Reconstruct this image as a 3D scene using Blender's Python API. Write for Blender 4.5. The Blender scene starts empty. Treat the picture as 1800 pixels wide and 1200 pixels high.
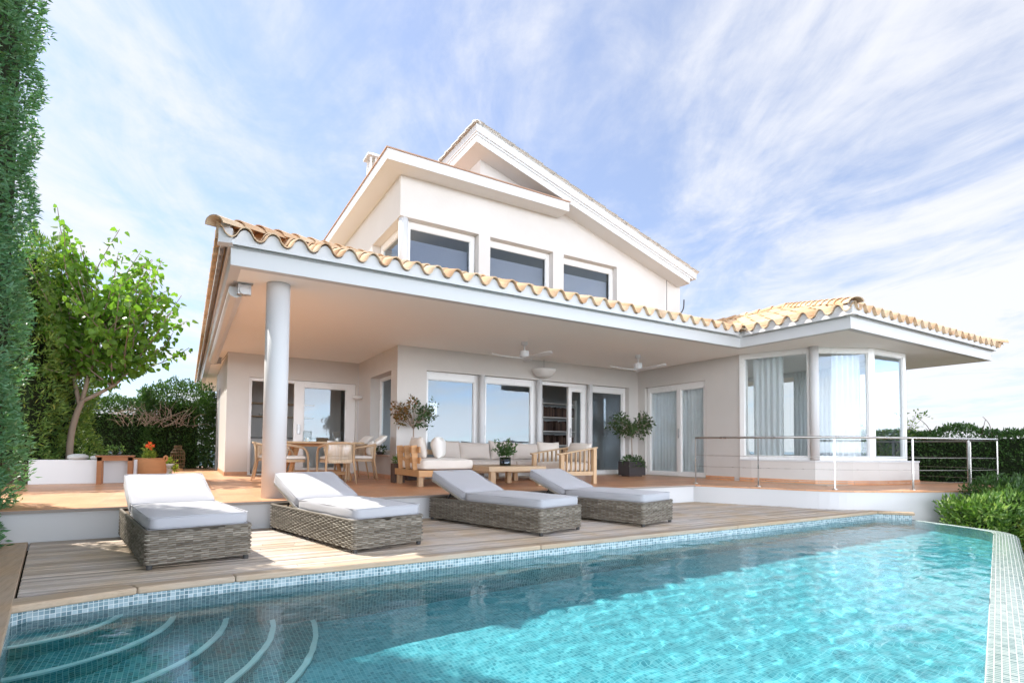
import bpy, bmesh, math, random
import numpy as np
from mathutils import Vector, Matrix
rad = math.radians
S = bpy.context.scene
COL = S.collection

# ------------------------------------------------------------------ camera
cam_d = bpy.data.cameras.new('camera'); cam = bpy.data.objects.new('camera', cam_d); COL.objects.link(cam)
S.camera = cam
F_PX, CX, CY = 945.925, 889.542, 752.395
YAW, PITCH, ROLL = rad(30.77265), rad(2.20392), rad(0.51923)
cam_d.sensor_width = 36.0; cam_d.sensor_fit = 'HORIZONTAL'
cam_d.lens = 36.0 * F_PX / 1800.0
cam_d.shift_x = (900 - CX) / 1800.0
cam_d.shift_y = (CY - 600) / 1800.0
cam_d.clip_start = 0.05; cam_d.clip_end = 60000
cy_, sy_, cp_, sp_ = math.cos(YAW), math.sin(YAW), math.cos(PITCH), math.sin(PITCH)
f_ = Vector((sy_*cp_, cy_*cp_, sp_)); r_ = Vector((cy_, -sy_, 0)); u_ = r_.cross(f_)
c_, s_ = math.cos(ROLL), math.sin(ROLL)
rr = c_*r_ + s_*u_; uu = -s_*r_ + c_*u_
m3 = Matrix((rr, uu, -f_)).transposed()
cam.matrix_world = Matrix.Translation((0, 0, 0.645)) @ m3.to_4x4()

# ------------------------------------------------------------------ render settings
S.render.engine = 'CYCLES'
S.cycles.use_denoising = True
S.cycles.caustics_refractive = True; S.cycles.caustics_reflective = True; S.cycles.blur_glossy = 0.6
S.cycles.max_bounces = 12; S.cycles.diffuse_bounces = 8; S.cycles.glossy_bounces = 5
S.cycles.transmission_bounces = 8; S.cycles.transparent_max_bounces = 24
S.cycles.sample_clamp_indirect = 4.0
S.view_settings.view_transform = 'Standard'; S.view_settings.look = 'None'
S.view_settings.gamma = 1; S.view_settings.use_curve_mapping = False
S.view_settings.exposure = 1.66

# ------------------------------------------------------------------ sun and sky
SUN_DIR = Vector((-0.48, 0.70, 1.0)).normalized()          # towards the sun: behind the house, to the left
sun_d = bpy.data.lights.new('sun', 'SUN'); sun = bpy.data.objects.new('sun', sun_d); COL.objects.link(sun)
sun_d.energy = 2.65; sun_d.angle = rad(0.55); sun_d.color = (1.0, 0.94, 0.85)
sun.rotation_euler = SUN_DIR.to_track_quat('Z', 'Y').to_euler(); sun.location = SUN_DIR*60

W = bpy.data.worlds.new('World'); S.world = W; W.use_nodes = True
def world_nodes():
    nt = W.node_tree; N, L = nt.nodes, nt.links; N.clear()
    out = N.new('ShaderNodeOutputWorld'); bg = N.new('ShaderNodeBackground'); bg.inputs[1].default_value = 0.10
    L.new(bg.outputs[0], out.inputs[0])
    sky = N.new('ShaderNodeTexSky'); sky.sky_type = 'NISHITA'; sky.sun_disc = False
    sky.sun_elevation = math.asin(SUN_DIR.z); sky.sun_rotation = math.atan2(SUN_DIR.x, SUN_DIR.y)
    sky.air_density = 1.0; sky.dust_density = 0.6; sky.ozone_density = 2.2
    tc = N.new('ShaderNodeTexCoord'); sep = N.new('ShaderNodeSeparateXYZ'); L.new(tc.outputs['Generated'], sep.inputs[0])
    def M(op, a, b=None, c=None):
        n = N.new('ShaderNodeMath'); n.operation = op
        for i, v in enumerate((a, b, c)):
            if v is None: continue
            if isinstance(v, (int, float)): n.inputs[i].default_value = v
            else: L.new(v, n.inputs[i])
        return n.outputs[0]
    zc = M('ADD', M('MAXIMUM', sep.outputs[2], 0.0), 0.10)
    px, py = M('DIVIDE', sep.outputs[0], zc), M('DIVIDE', sep.outputs[1], zc)
    ang = rad(20)                                            # the streaks run towards this azimuth
    al = M('ADD', M('MULTIPLY', px, math.sin(ang)), M('MULTIPLY', py, math.cos(ang)))
    ac = M('SUBTRACT', M('MULTIPLY', px, math.cos(ang)), M('MULTIPLY', py, math.sin(ang)))
    def noise(su, sv, off, detail=9, rough=0.6, dist=0.5, scale=1.0):
        cmb = N.new('ShaderNodeCombineXYZ')
        L.new(M('MULTIPLY', al, su), cmb.inputs[0]); L.new(M('MULTIPLY', ac, sv), cmb.inputs[1]); cmb.inputs[2].default_value = off
        n = N.new('ShaderNodeTexNoise'); n.inputs['Scale'].default_value = scale; n.inputs['Detail'].default_value = detail
        n.inputs['Roughness'].default_value = rough; n.inputs['Distortion'].default_value = dist
        L.new(cmb.outputs[0], n.inputs['Vector']); return n.outputs['Fac']
    def ramp(v, a, b):
        n = N.new('ShaderNodeMapRange'); n.interpolation_type = 'SMOOTHSTEP'
        L.new(v, n.inputs[0]); n.inputs[1].default_value = a; n.inputs[2].default_value = b; return n.outputs[0]
    big = noise(0.34, 0.60, 3.7, detail=7, rough=0.55, dist=0.5)
    wisp = noise(1.05, 1.9, 11.3, detail=12, rough=0.64, dist=0.9)
    puff = noise(4.2, 5.4, 7.9, detail=8, rough=0.62, dist=0.4)
    cov = M('ADD', M('ADD', M('MULTIPLY', big, 0.52), M('MULTIPLY', wisp, 0.33)), M('MULTIPLY', puff, 0.15))
    # the clearer part of the sky lies overhead and a little right of the ridge
    d0 = Vector((math.sin(rad(28))*math.cos(rad(34)), math.cos(rad(28))*math.cos(rad(34)), math.sin(rad(34))))
    dot = N.new('ShaderNodeVectorMath'); dot.operation = 'DOT_PRODUCT'
    L.new(tc.outputs['Generated'], dot.inputs[0]); dot.inputs[1].default_value = d0
    clear = ramp(dot.outputs['Value'], 0.76, 0.99)
    cov2 = M('SUBTRACT', M('ADD', cov, 0.048), M('MULTIPLY', clear, 0.10))
    dens = ramp(cov2, 0.425, 0.60)
    veil = ramp(sep.outputs[2], 0.42, 0.0)                    # thicker high haze towards the horizon
    fac = M('MINIMUM', M('ADD', M('MULTIPLY', dens, 0.62), M('ADD', 0.31, M('MULTIPLY', veil, 0.20))), 0.97)
    mix = N.new('ShaderNodeMix'); mix.data_type = 'RGBA'; L.new(fac, mix.inputs[0])
    tint = N.new('ShaderNodeMix'); tint.data_type = 'RGBA'; tint.blend_type = 'MULTIPLY'; tint.inputs[0].default_value = 1.0
    L.new(sky.outputs[0], tint.inputs[6]); tint.inputs[7].default_value = (0.62, 0.78, 0.98, 1)
    L.new(tint.outputs[2], mix.inputs[6]); mix.inputs[7].default_value = (4.45, 4.52, 4.75, 1)
    # seaward sky brighter; low band boosted further as added fill for porch and facade
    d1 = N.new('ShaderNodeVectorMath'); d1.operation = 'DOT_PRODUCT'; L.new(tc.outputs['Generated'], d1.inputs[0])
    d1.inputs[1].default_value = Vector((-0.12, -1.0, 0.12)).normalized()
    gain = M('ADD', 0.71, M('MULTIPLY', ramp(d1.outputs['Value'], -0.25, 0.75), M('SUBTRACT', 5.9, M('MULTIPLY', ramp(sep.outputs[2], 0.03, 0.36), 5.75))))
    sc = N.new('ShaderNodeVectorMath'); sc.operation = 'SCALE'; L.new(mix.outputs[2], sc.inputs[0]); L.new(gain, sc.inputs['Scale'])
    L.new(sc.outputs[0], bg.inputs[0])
world_nodes()

# ------------------------------------------------------------------ material helpers
MATS = {}
class NT:
    def __init__(s, name):
        s.m = bpy.data.materials.new(name); s.m.use_nodes = True; s.t = s.m.node_tree; s.N = s.t.nodes; s.L = s.t.links
        s.N.clear(); s.out = s.N.new('ShaderNodeOutputMaterial'); s.tc = None
    def coord(s, kind='Object'):
        if s.tc is None: s.tc = s.N.new('ShaderNodeTexCoord')
        return s.tc.outputs[kind]
    def link(s, a, b): s.L.new(a, b)
    def set(s, sock, v):
        if isinstance(v, (int, float)): sock.default_value = v
        elif isinstance(v, (tuple, list)): sock.default_value = tuple(v) + ((1,) if len(v) == 3 and sock.type == 'RGBA' else ())
        else: s.L.new(v, sock)
    def math(s, op, a, b=None, c=None):
        n = s.N.new('ShaderNodeMath'); n.operation = op
        for i, v in enumerate((a, b, c)):
            if v is not None: s.set(n.inputs[i], v)
        return n.outputs[0]
    def scale(s, vec, sc):
        n = s.N.new('ShaderNodeMapping'); s.link(vec, n.inputs[0]); n.inputs['Scale'].default_value = sc; return n.outputs[0]
    def noise(s, vec, sc, detail=4, rough=0.55, dist=0.0):
        n = s.N.new('ShaderNodeTexNoise'); s.link(vec, n.inputs['Vector']); n.inputs['Scale'].default_value = sc
        n.inputs['Detail'].default_value = detail; n.inputs['Roughness'].default_value = rough; n.inputs['Distortion'].default_value = dist
        return n
    def ramp(s, v, stops):
        n = s.N.new('ShaderNodeValToRGB'); s.link(v, n.inputs[0]); e = n.color_ramp.elements
        while len(e) < len(stops): e.new(0.5)
        for i, (p, c) in enumerate(stops): e[i].position = p; e[i].color = tuple(c) + (1,)
        return n.outputs[0]
    def rng(s, v, a, b, c, d):
        n = s.N.new('ShaderNodeMapRange'); s.link(v, n.inputs[0])
        for i, x in enumerate((a, b, c, d)): n.inputs[i+1].default_value = x
        return n.outputs[0]
    def mix(s, f, a, b, mode='MIX'):
        n = s.N.new('ShaderNodeMix'); n.data_type = 'RGBA'; n.blend_type = mode
        s.set(n.inputs[0], f); s.set(n.inputs[6], a); s.set(n.inputs[7], b); return n.outputs[2]
    def attr(s, name='rnd'):
        n = s.N.new('ShaderNodeAttribute'); n.attribute_name = name; return n.outputs['Fac']
    def bump(s, h, strength, dist=0.01, normal=None):
        n = s.N.new('ShaderNodeBump'); s.link(h, n.inputs['Height']); n.inputs['Strength'].default_value = strength
        n.inputs['Distance'].default_value = dist
        if normal is not None: s.link(normal, n.inputs['Normal'])
        return n.outputs[0]
    def bsdf(s, color, rough=0.5, metal=0.0, spec=0.5, normal=None, sheen=0.0, coat=0.0):
        b = s.N.new('ShaderNodeBsdfPrincipled'); s.set(b.inputs['Base Color'], color); s.set(b.inputs['Roughness'], rough)
        s.set(b.inputs['Metallic'], metal); s.set(b.inputs['Specular IOR Level'], spec)
        if sheen: b.inputs['Sheen Weight'].default_value = sheen
        if coat: b.inputs['Coat Weight'].default_value = coat
        if normal is not None: s.link(normal, b.inputs['Normal'])
        return b.outputs[0]
    def finish(s, shader):
        s.link(shader, s.out.inputs[0]); MATS[s.m.name] = s.m; return s.m
def mul(c, k): return tuple(min(1, x*k) for x in c)

def plain(name, c, rough=0.6, var=0.12, vs=2.5, bump=0.15, bs=90, metal=0, spec=0.4, sheen=0, stretch=(1, 1, 1), attr=0.0, coat=0):
    n = NT(name); v = n.scale(n.coord(), stretch)
    a = n.noise(v, vs, 6, 0.6); b = n.noise(v, bs, 3)
    col = n.mix(a.outputs[0], mul(c, 1-var), mul(c, 1+var))
    if attr:
        col = n.mix(1.0, col, n.ramp(n.attr(), [(0, (1-attr,)*3), (1, (1+attr*0.6,)*3)]), 'MULTIPLY')
    r = n.rng(a.outputs[0], 0.3, 0.7, max(0, rough-0.08), min(1, rough+0.08))
    nor = n.bump(b.outputs[0], bump, 0.004) if bump else None
    return n.finish(n.bsdf(col, r, metal, spec, nor, sheen, coat))

def plaster():
    n = NT('plaster'); c = n.coord(); a = n.noise(c, 0.9, 6, 0.6); tr = n.noise(c, 7.0, 5, 0.6, 0.8); fine = n.noise(c, 150, 3)
    st = n.noise(n.scale(c, (5.0, 5.0, 0.35)), 1.6, 6, 0.65)
    col = n.mix(n.rng(a.outputs[0], 0.3, 0.7, 0, 1), (0.605, 0.58, 0.55), (0.645, 0.625, 0.60))
    col = n.mix(n.rng(st.outputs[0], 0.56, 0.76, 0, 0.22), col, (0.62, 0.59, 0.56))
    h = n.math('ADD', n.math('MULTIPLY', fine.outputs[0], 0.30), n.math('MULTIPLY', tr.outputs[0], 0.9))
    n.finish(n.bsdf(col, 0.85, 0, 0.2, n.bump(h, 0.30, 0.008)))
plaster()
plain('ceiling_white', (0.93, 0.915, 0.885), 0.7, 0.02, 1.0, 0.15, 120, spec=0.2)
plain('white_paint', (0.635, 0.642, 0.65), 0.6, 0.02, 1.0, 0.1, 120, spec=0.3)
plain('white_frame', (0.83, 0.83, 0.82), 0.32, 0.015, 3, 0, spec=0.5)
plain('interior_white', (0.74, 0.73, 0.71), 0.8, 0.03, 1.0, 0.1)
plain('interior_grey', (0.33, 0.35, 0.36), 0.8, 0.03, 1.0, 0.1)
plain('blind_grey', (0.17, 0.19, 0.25), 0.6, 0.05, 3, 0)
plain('interior_floor', (0.56, 0.47, 0.38), 0.4, 0.1, 3, 0.05)
plain('steel', (0.44, 0.42, 0.40), 0.30, 0.06, 6, 0.05, 200, metal=1.0, spec=0.5)
plain('dark_metal', (0.05, 0.05, 0.05), 0.45, 0.1, 5, 0.05)
plain('grey_metal', (0.42, 0.42, 0.42), 0.4, 0.1, 9, 0.05, metal=0.6)
plain('fabric_grey', (0.43, 0.43, 0.46), 0.92, 0.05, 3.0, 0.35, 420, spec=0.15, sheen=0.25)
plain('fabric_underside', (0.72, 0.70, 0.66), 0.9, 0.05, 3.0, 0.3, 300, spec=0.15)
plain('fabric_cream', (0.74, 0.68, 0.61), 0.92, 0.05, 3.0, 0.4, 380, spec=0.15, sheen=0.25)
plain('fabric_taupe', (0.56, 0.50, 0.45), 0.92, 0.06, 3.0, 0.4, 380, spec=0.15, sheen=0.25)
plain('fabric_white', (0.80, 0.77, 0.72), 0.92, 0.04, 3.0, 0.4, 380, spec=0.15, sheen=0.2)
plain('rope', (0.70, 0.58, 0.43), 0.9, 0.12, 20, 0.5, 300, spec=0.15, attr=0.15)
plain('planter_dark', (0.055, 0.048, 0.050), 0.6, 0.2, 6, 0.3, 60)
plain('planter_brown', (0.10, 0.065, 0.05), 0.6, 0.2, 6, 0.3, 60)
plain('soil', (0.06, 0.045, 0.03), 0.95, 0.3, 20, 0.8, 60)
plain('bark', (0.26, 0.20, 0.15), 0.9, 0.3, 6, 0.9, 40, stretch=(1, 1, 0.35))
plain('bark_pale', (0.36, 0.28, 0.22), 0.9, 0.25, 8, 0.7, 60, stretch=(1, 1, 0.35))
plain('twig', (0.17, 0.12, 0.085), 0.9, 0.3, 10, 0.4, 60)
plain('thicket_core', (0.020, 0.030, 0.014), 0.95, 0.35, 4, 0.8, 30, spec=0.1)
plain('clay_jar', (0.48, 0.22, 0.095), 0.75, 0.18, 5, 0.6, 45, spec=0.25, stretch=(1, 1, 3))
plain('red_flower', (0.85, 0.12, 0.03), 0.6, 0.1, 10, 0)
plain('books', (0.10, 0.06, 0.045), 0.7, 0.5, 30, 0.1, attr=0.7)
plain('rattan_dark', (0.13, 0.085, 0.045), 0.7, 0.2, 20, 0.3)
plain('candle', (0.85, 0.82, 0.75), 0.5, 0.02, 5, 0)
plain('nosing', (0.30, 0.26, 0.23), 0.6, 0.12, 8, 0.2)
plain('bed_linen', (0.72, 0.72, 0.72), 0.9, 0.05, 4, 0.3, 100)
plain('lamp_shade', (0.80, 0.80, 0.78), 0.7, 0.02, 4, 0.1)
plain('counter', (0.10, 0.085, 0.07), 0.35, 0.2, 9, 0.05)
plain('ground_soil', (0.16, 0.13, 0.09), 0.95, 0.35, 0.8, 0.6, 20)
plain('sill_stone', (0.55, 0.43, 0.36), 0.6, 0.08, 5, 0.1)
plain('cable', (0.30, 0.27, 0.24), 0.5, 0.1, 5, 0)
plain('grey_pebble', (0.45, 0.46, 0.45), 0.8, 0.25, 10, 0.4, 40)

def wood(name, c, grey, var=0.25, axis=0, rough=0.6, attr=0.2):
    n = NT(name); st = [14, 14, 14]; st[axis] = 0.9
    v = n.scale(n.coord(), tuple(st)); a = n.noise(v, 2.2, 8, 0.62, 0.6)
    v2 = n.scale(n.coord(), tuple(x*4 for x in st)); b = n.noise(v2, 2.0, 4, 0.6)
    blot = n.noise(n.coord(), 1.7, 4)
    base = n.mix(n.rng(blot.outputs[0], 0.38, 0.66, 0, 1), c, grey)
    col = n.mix(n.rng(a.outputs[0], 0.3, 0.7, 0, 1), mul(base, 1) if isinstance(base, tuple) else base, (0, 0, 0))
    col = n.mix(n.rng(a.outputs[0], 0.3, 0.72, 0.0, var), base, mul(c, 0.35))
    col = n.mix(n.rng(b.outputs[0], 0.5, 0.75, 0.0, var*0.7), col, mul(c, 0.25))
    col = n.mix(1.0, col, n.ramp(n.attr(), [(0, (1-attr,)*3), (1, (1+attr*0.6,)*3)]), 'MULTIPLY')
    return n.finish(n.bsdf(col, rough, 0, 0.3, n.bump(b.outputs[0], 0.35, 0.003)))
wood('deck_wood', (0.60, 0.47, 0.34), (0.62, 0.57, 0.54), 0.42, 0, 0.75, 0.26)
wood('coping_wood', (0.50, 0.37, 0.25), (0.50, 0.42, 0.34), 0.36, 0, 0.7, 0.12)
wood('deck_wood_brown', (0.52, 0.37, 0.24), (0.49, 0.39, 0.30), 0.4, 1, 0.7, 0.2)
wood('teak', (0.62, 0.33, 0.145), (0.62, 0.37, 0.18), 0.30, 0, 0.5, 0.15)
wood('oak', (0.62, 0.43, 0.26), (0.60, 0.45, 0.30), 0.25, 0, 0.5, 0.12)
wood('oak_upright', (0.60, 0.40, 0.23), (0.60, 0.43, 0.27), 0.25, 2, 0.5, 0.12)
wood('red_wood', (0.30, 0.115, 0.045), (0.32, 0.14, 0.06), 0.3, 0, 0.5, 0.12)

def terracotta_floor():
    n = NT('terracotta_floor'); sep = n.N.new('ShaderNodeSeparateXYZ'); n.link(n.coord(), sep.inputs[0])
    P = 0.40; gx = n.math('DIVIDE', sep.outputs[0], P); gy = n.math('DIVIDE', sep.outputs[1], P)
    def edge(g):
        f = n.math('FRACT', g); return n.math('MINIMUM', f, n.math('SUBTRACT', 1.0, f))
    e = n.math('MINIMUM', edge(gx), edge(gy)); grout = n.rng(e, 0.008, 0.016, 1, 0)
    cmb = n.N.new('ShaderNodeCombineXYZ'); n.link(n.math('FLOOR', gx), cmb.inputs[0]); n.link(n.math('FLOOR', gy), cmb.inputs[1])
    wn = n.N.new('ShaderNodeTexWhiteNoise'); n.link(cmb.outputs[0], wn.inputs['Vector'])
    ns = n.noise(n.coord(), 3.0, 8, 0.65); fine = n.noise(n.coord(), 26, 4, 0.6)
    col = n.ramp(ns.outputs[0], [(0.3, (0.56, 0.265, 0.13)), (0.5, (0.66, 0.34, 0.18)), (0.72, (0.72, 0.42, 0.25))])
    col = n.mix(n.rng(fine.outputs[0], 0.45, 0.75, 0, 0.25), col, (0.64, 0.40, 0.26))
    col = n.mix(1.0, col, n.ramp(wn.outputs['Value'], [(0, (0.86,)*3), (1, (1.08,)*3)]), 'MULTIPLY')
    col = n.mix(n.math('MULTIPLY', grout, 0.55), col, (0.40, 0.28, 0.21))
    h = n.math('SUBTRACT', n.math('MULTIPLY', ns.outputs[0], 0.2), grout)
    n.finish(n.bsdf(col, n.rng(fine.outputs[0], 0.3, 0.7, 0.30, 0.46), 0, 0.45, n.bump(h, 0.25, 0.004)))
terracotta_floor()

def roof_tile():
    n = NT('roof_tile'); ns = n.noise(n.coord(), 2.2, 8, 0.65); fn = n.noise(n.coord(), 34, 5, 0.6)
    a = n.attr()
    col = n.ramp(a, [(0, (0.53, 0.32, 0.18)), (0.35, (0.64, 0.43, 0.26)), (0.7, (0.72, 0.52, 0.34)), (1, (0.60, 0.45, 0.31))])
    col = n.mix(n.rng(ns.outputs[0], 0.42, 0.7, 0, 0.5), col, (0.60, 0.50, 0.38))
    col = n.mix(n.rng(fn.outputs[0], 0.58, 0.74, 0, 0.4), col, (0.28, 0.23, 0.15))
    lich = n.noise(n.coord(), 9, 6, 0.7); col = n.mix(n.rng(lich.outputs[0], 0.62, 0.7, 0, 0.55), col, (0.33, 0.31, 0.20))
    n.finish(n.bsdf(col, 0.85, 0, 0.2, n.bump(fn.outputs[0], 0.5, 0.004)))
roof_tile()
plain('white_tile', (0.80, 0.78, 0.75), 0.8, 0.06, 5, 0.3, 50)
plain('edge_tile', (0.42, 0.27, 0.19), 0.8, 0.15, 5, 0.3, 50)

def mosaic(name, shades, grout_c, T=0.0272, rough=0.18):
    n = NT(name); uv = n.coord('UV')
    wob = n.noise(uv, 3.0, 3)
    sep = n.N.new('ShaderNodeSeparateXYZ'); n.link(uv, sep.inputs[0])
    gx = n.math('DIVIDE', sep.outputs[0], T); gy = n.math('DIVIDE', sep.outputs[1], T)
    def edge(g):
        f = n.math('FRACT', g); return n.math('MINIMUM', f, n.math('SUBTRACT', 1.0, f))
    e = n.math('MINIMUM', edge(gx), edge(gy)); grout = n.rng(e, 0.045, 0.085, 1, 0)
    cmb = n.N.new('ShaderNodeCombineXYZ'); n.link(n.math('FLOOR', gx), cmb.inputs[0]); n.link(n.math('FLOOR', gy), cmb.inputs[1])
    wn = n.N.new('ShaderNodeTexWhiteNoise'); n.link(cmb.outputs[0], wn.inputs['Vector'])
    col = n.ramp(wn.outputs['Value'], shades)
    col = n.mix(n.rng(wob.outputs[0], 0.4, 0.7, 0, 0.25), col, shades[1][1])
    col = n.mix(grout, col, grout_c)
    r = n.math('ADD', n.math('MULTIPLY', grout, 0.5), rough)
    n.finish(n.bsdf(col, r, 0, 0.5, n.bump(n.math('SUBTRACT', 1.0, grout), 0.3, 0.002)))
mosaic('pool_mosaic', [(0, (0.075, 0.145, 0.18)), (0.3, (0.15, 0.25, 0.29)), (0.65, (0.24, 0.35, 0.40)), (1, (0.38, 0.48, 0.52))], (0.62, 0.67, 0.67))
mosaic('pool_floor_mosaic', [(0, (0.055, 0.30, 0.38)), (0.3, (0.10, 0.40, 0.48)), (0.65, (0.155, 0.49, 0.57)), (1, (0.28, 0.60, 0.67))], (0.34, 0.61, 0.67))
mosaic('step_mosaic', [(0, (0.02, 0.15, 0.19)), (0.3, (0.04, 0.24, 0.29)), (0.65, (0.07, 0.32, 0.37)), (1, (0.17, 0.43, 0.47))], (0.40, 0.60, 0.62))
mosaic('rim_mosaic', [(0, (0.09, 0.17, 0.175)), (0.35, (0.16, 0.25, 0.25)), (0.7, (0.23, 0.31, 0.31)), (1, (0.30, 0.35, 0.35))], (0.46, 0.49, 0.48), 0.030, 0.12)
plain('step_edge', (0.93, 0.94, 0.94), 0.4, 0.05, 8, 0.1)

def water():
    n = NT('water')
    b = n.N.new('ShaderNodeBsdfRefraction'); b.inputs['Color'].default_value = (0.69, 0.955, 0.975, 1); b.inputs['Roughness'].default_value = 0.0; b.inputs['IOR'].default_value = 1.33
    g = n.N.new('ShaderNodeBsdfGlossy'); g.inputs['Color'].default_value = (1, 1, 1, 1); g.inputs['Roughness'].default_value = 0.02
    rp = n.noise(n.scale(n.coord(), (6.0, 13.0, 1.0)), 1.0, 4, 0.55, 0.6); rq = n.noise(n.scale(n.coord(), (1.2, 2.6, 1.0)), 1.0, 3)
    nb = n.bump(n.math('MULTIPLY', rp.outputs[0], n.rng(rq.outputs[0], 0.35, 0.7, 0.25, 1.0)), 0.32, 0.012); n.link(nb, g.inputs['Normal'])
    fr = n.N.new('ShaderNodeFresnel'); fr.inputs['IOR'].default_value = 1.33; n.link(nb, fr.inputs['Normal'])
    mx = n.N.new('ShaderNodeMixShader'); n.link(fr.outputs[0], mx.inputs[0]); n.link(b.outputs[0], mx.inputs[1]); n.link(g.outputs[0], mx.inputs[2])
    n.finish(mx.outputs[0])
water()
def sea():
    n = NT('sea_water'); v = n.noise(n.coord(), 0.05, 6)
    n.finish(n.bsdf((0.06, 0.14, 0.20), 0.25, 0, 0.5, n.bump(v.outputs[0], 0.3, 0.5)))
sea()
def glass(name, tint, extra):
    n = NT(name)
    t = n.N.new('ShaderNodeBsdfTransparent'); t.inputs['Color'].default_value = tint + (1,)
    g = n.N.new('ShaderNodeBsdfGlossy'); g.inputs['Roughness'].default_value = 0.0; g.inputs['Color'].default_value = (0.80, 0.90, 1, 1)
    fr = n.N.new('ShaderNodeFresnel'); fr.inputs['IOR'].default_value = 1.5
    gm = n.N.new('ShaderNodeNewGeometry'); n.link(n.rng(gm.outputs['Backfacing'], 0, 1, 1.5, 1/1.5), fr.inputs['IOR'])   # a pane has two faces
    wv = n.noise(n.coord(), 1.1, 2); n.link(n.bump(wv.outputs[0], 0.03, 0.02), g.inputs['Normal'])
    f = n.math('MINIMUM', n.math('ADD', n.math('MULTIPLY', fr.outputs[0], 0.95), extra), 1.0)
    mx = n.N.new('ShaderNodeMixShader'); n.link(f, mx.inputs[0]); n.link(t.outputs[0], mx.inputs[1]); n.link(g.outputs[0], mx.inputs[2])
    n.finish(mx.outputs[0])
glass('window_glass', (0.955, 0.975, 0.98), 0.0)
glass('clear_glass', (0.96, 0.975, 0.975), 0.01)
glass('green_glass', (0.25, 0.38, 0.22), 0.04)
def curtain_mat():
    n = NT('curtain_cloth'); v = n.noise(n.coord(), 300, 2)
    d = n.bsdf((0.86, 0.87, 0.87), 0.9, 0, 0.1, n.bump(v.outputs[0], 0.2, 0.002))
    t = n.N.new('ShaderNodeBsdfTranslucent'); t.inputs['Color'].default_value = (0.84, 0.86, 0.86, 1)
    mx = n.N.new('ShaderNodeMixShader'); mx.inputs[0].default_value = 0.45; n.link(d, mx.inputs[1]); n.link(t.outputs[0], mx.inputs[2])
    n.finish(mx.outputs[0])
curtain_mat()

def leaf_mat(name, stops, rough=0.45, trans=0.35, spec=0.4):
    n = NT(name); a = n.attr()
    col = n.ramp(a, stops); ns = n.noise(n.coord(), 1.3, 4); col = n.mix(n.rng(ns.outputs[0], 0.35, 0.65, 0, 0.35), col, stops[len(stops)//2][1])
    d = n.bsdf(col, rough, 0, spec)
    t = n.N.new('ShaderNodeBsdfTranslucent'); n.link(n.mix(1.0, col, (1.5, 1.7, 0.7), 'MULTIPLY'), t.inputs['Color'])
    mx = n.N.new('ShaderNodeMixShader'); mx.inputs[0].default_value = trans; n.link(d, mx.inputs[1]); n.link(t.outputs[0], mx.inputs[2])
    n.finish(mx.outputs[0])
leaf_mat('leaf_cypress', [(0, (0.035, 0.11, 0.05)), (0.5, (0.08, 0.205, 0.10)), (0.85, (0.135, 0.28, 0.14)), (1, (0.22, 0.36, 0.17))], 0.42, 0.30)
leaf_mat('leaf_yellowish', [(0, (0.03, 0.09, 0.025)), (0.5, (0.085, 0.18, 0.04)), (0.85, (0.20, 0.27, 0.055)), (1, (0.34, 0.32, 0.08))], 0.5, 0.35)
leaf_mat('leaf_dark', [(0, (0.018, 0.05, 0.014)), (0.5, (0.040, 0.10, 0.025)), (0.9, (0.075, 0.15, 0.035)), (1, (0.12, 0.20, 0.05))], 0.45, 0.25)
leaf_mat('leaf_mulberry', [(0, (0.055, 0.14, 0.018)), (0.5, (0.11, 0.225, 0.03)), (0.85, (0.17, 0.30, 0.045)), (1, (0.25, 0.37, 0.07))], 0.40, 0.45)
leaf_mat('leaf_bright', [(0, (0.022, 0.07, 0.014)), (0.4, (0.06, 0.15, 0.03)), (0.8, (0.17, 0.28, 0.06)), (1, (0.34, 0.42, 0.14))], 0.4, 0.3)
leaf_mat('leaf_lime', [(0, (0.10, 0.16, 0.025)), (0.5, (0.20, 0.28, 0.04)), (0.85, (0.32, 0.36, 0.06)), (1, (0.42, 0.40, 0.09))], 0.4, 0.35)
leaf_mat('leaf_pot', [(0, (0.025, 0.055, 0.018)), (0.5, (0.05, 0.095, 0.03)), (1, (0.10, 0.15, 0.05))], 0.45, 0.2)
leaf_mat('leaf_bronze', [(0, (0.05, 0.05, 0.012)), (0.35, (0.10, 0.10, 0.025)), (0.7, (0.22, 0.10, 0.03)), (1, (0.30, 0.13, 0.05))], 0.5, 0.25)
def wicker_mat():
    n = NT('wicker'); a = n.attr(); ns = n.noise(n.scale(n.coord(), (1, 1, 1)), 45, 3)
    col = n.ramp(a, [(0, (0.08, 0.068, 0.054)), (0.35, (0.16, 0.14, 0.112)), (0.7, (0.26, 0.235, 0.195)), (1, (0.40, 0.365, 0.305))])
    col = n.mix(n.rng(ns.outputs[0], 0.4, 0.7, 0, 0.3), col, (0.22, 0.20, 0.165))
    n.finish(n.bsdf(col, 0.55, 0, 0.35))
wicker_mat()

# ------------------------------------------------------------------ mesh helpers
def mesh_obj(name, verts, faces, mat, parent=None, uvs=None, rnd=None, smooth=False, local=False):
    me = bpy.data.meshes.new(name)
    me.from_pydata([tuple(v) for v in verts], [], [tuple(f) for f in faces])
    if isinstance(mat, (list, tuple)):
        for m in mat: me.materials.append(MATS[m])
    else: me.materials.append(MATS[mat])
    if uvs is not None:
        ul = me.uv_layers.new(name='UVMap'); ul.data.foreach_set('uv', np.asarray(uvs, dtype=np.float32).ravel())
    if rnd is not None:
        at = me.attributes.new('rnd', 'FLOAT', 'FACE'); at.data.foreach_set('value', np.asarray(rnd, dtype=np.float32))
    if smooth: me.polygons.foreach_set('use_smooth', np.ones(len(me.polygons), dtype=bool))
    me.update()
    o = bpy.data.objects.new(name, me); COL.objects.link(o)
    if parent is not None:
        o.parent = parent
        if not local: o.matrix_parent_inverse = world_of(parent).inverted()
    return o
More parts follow.
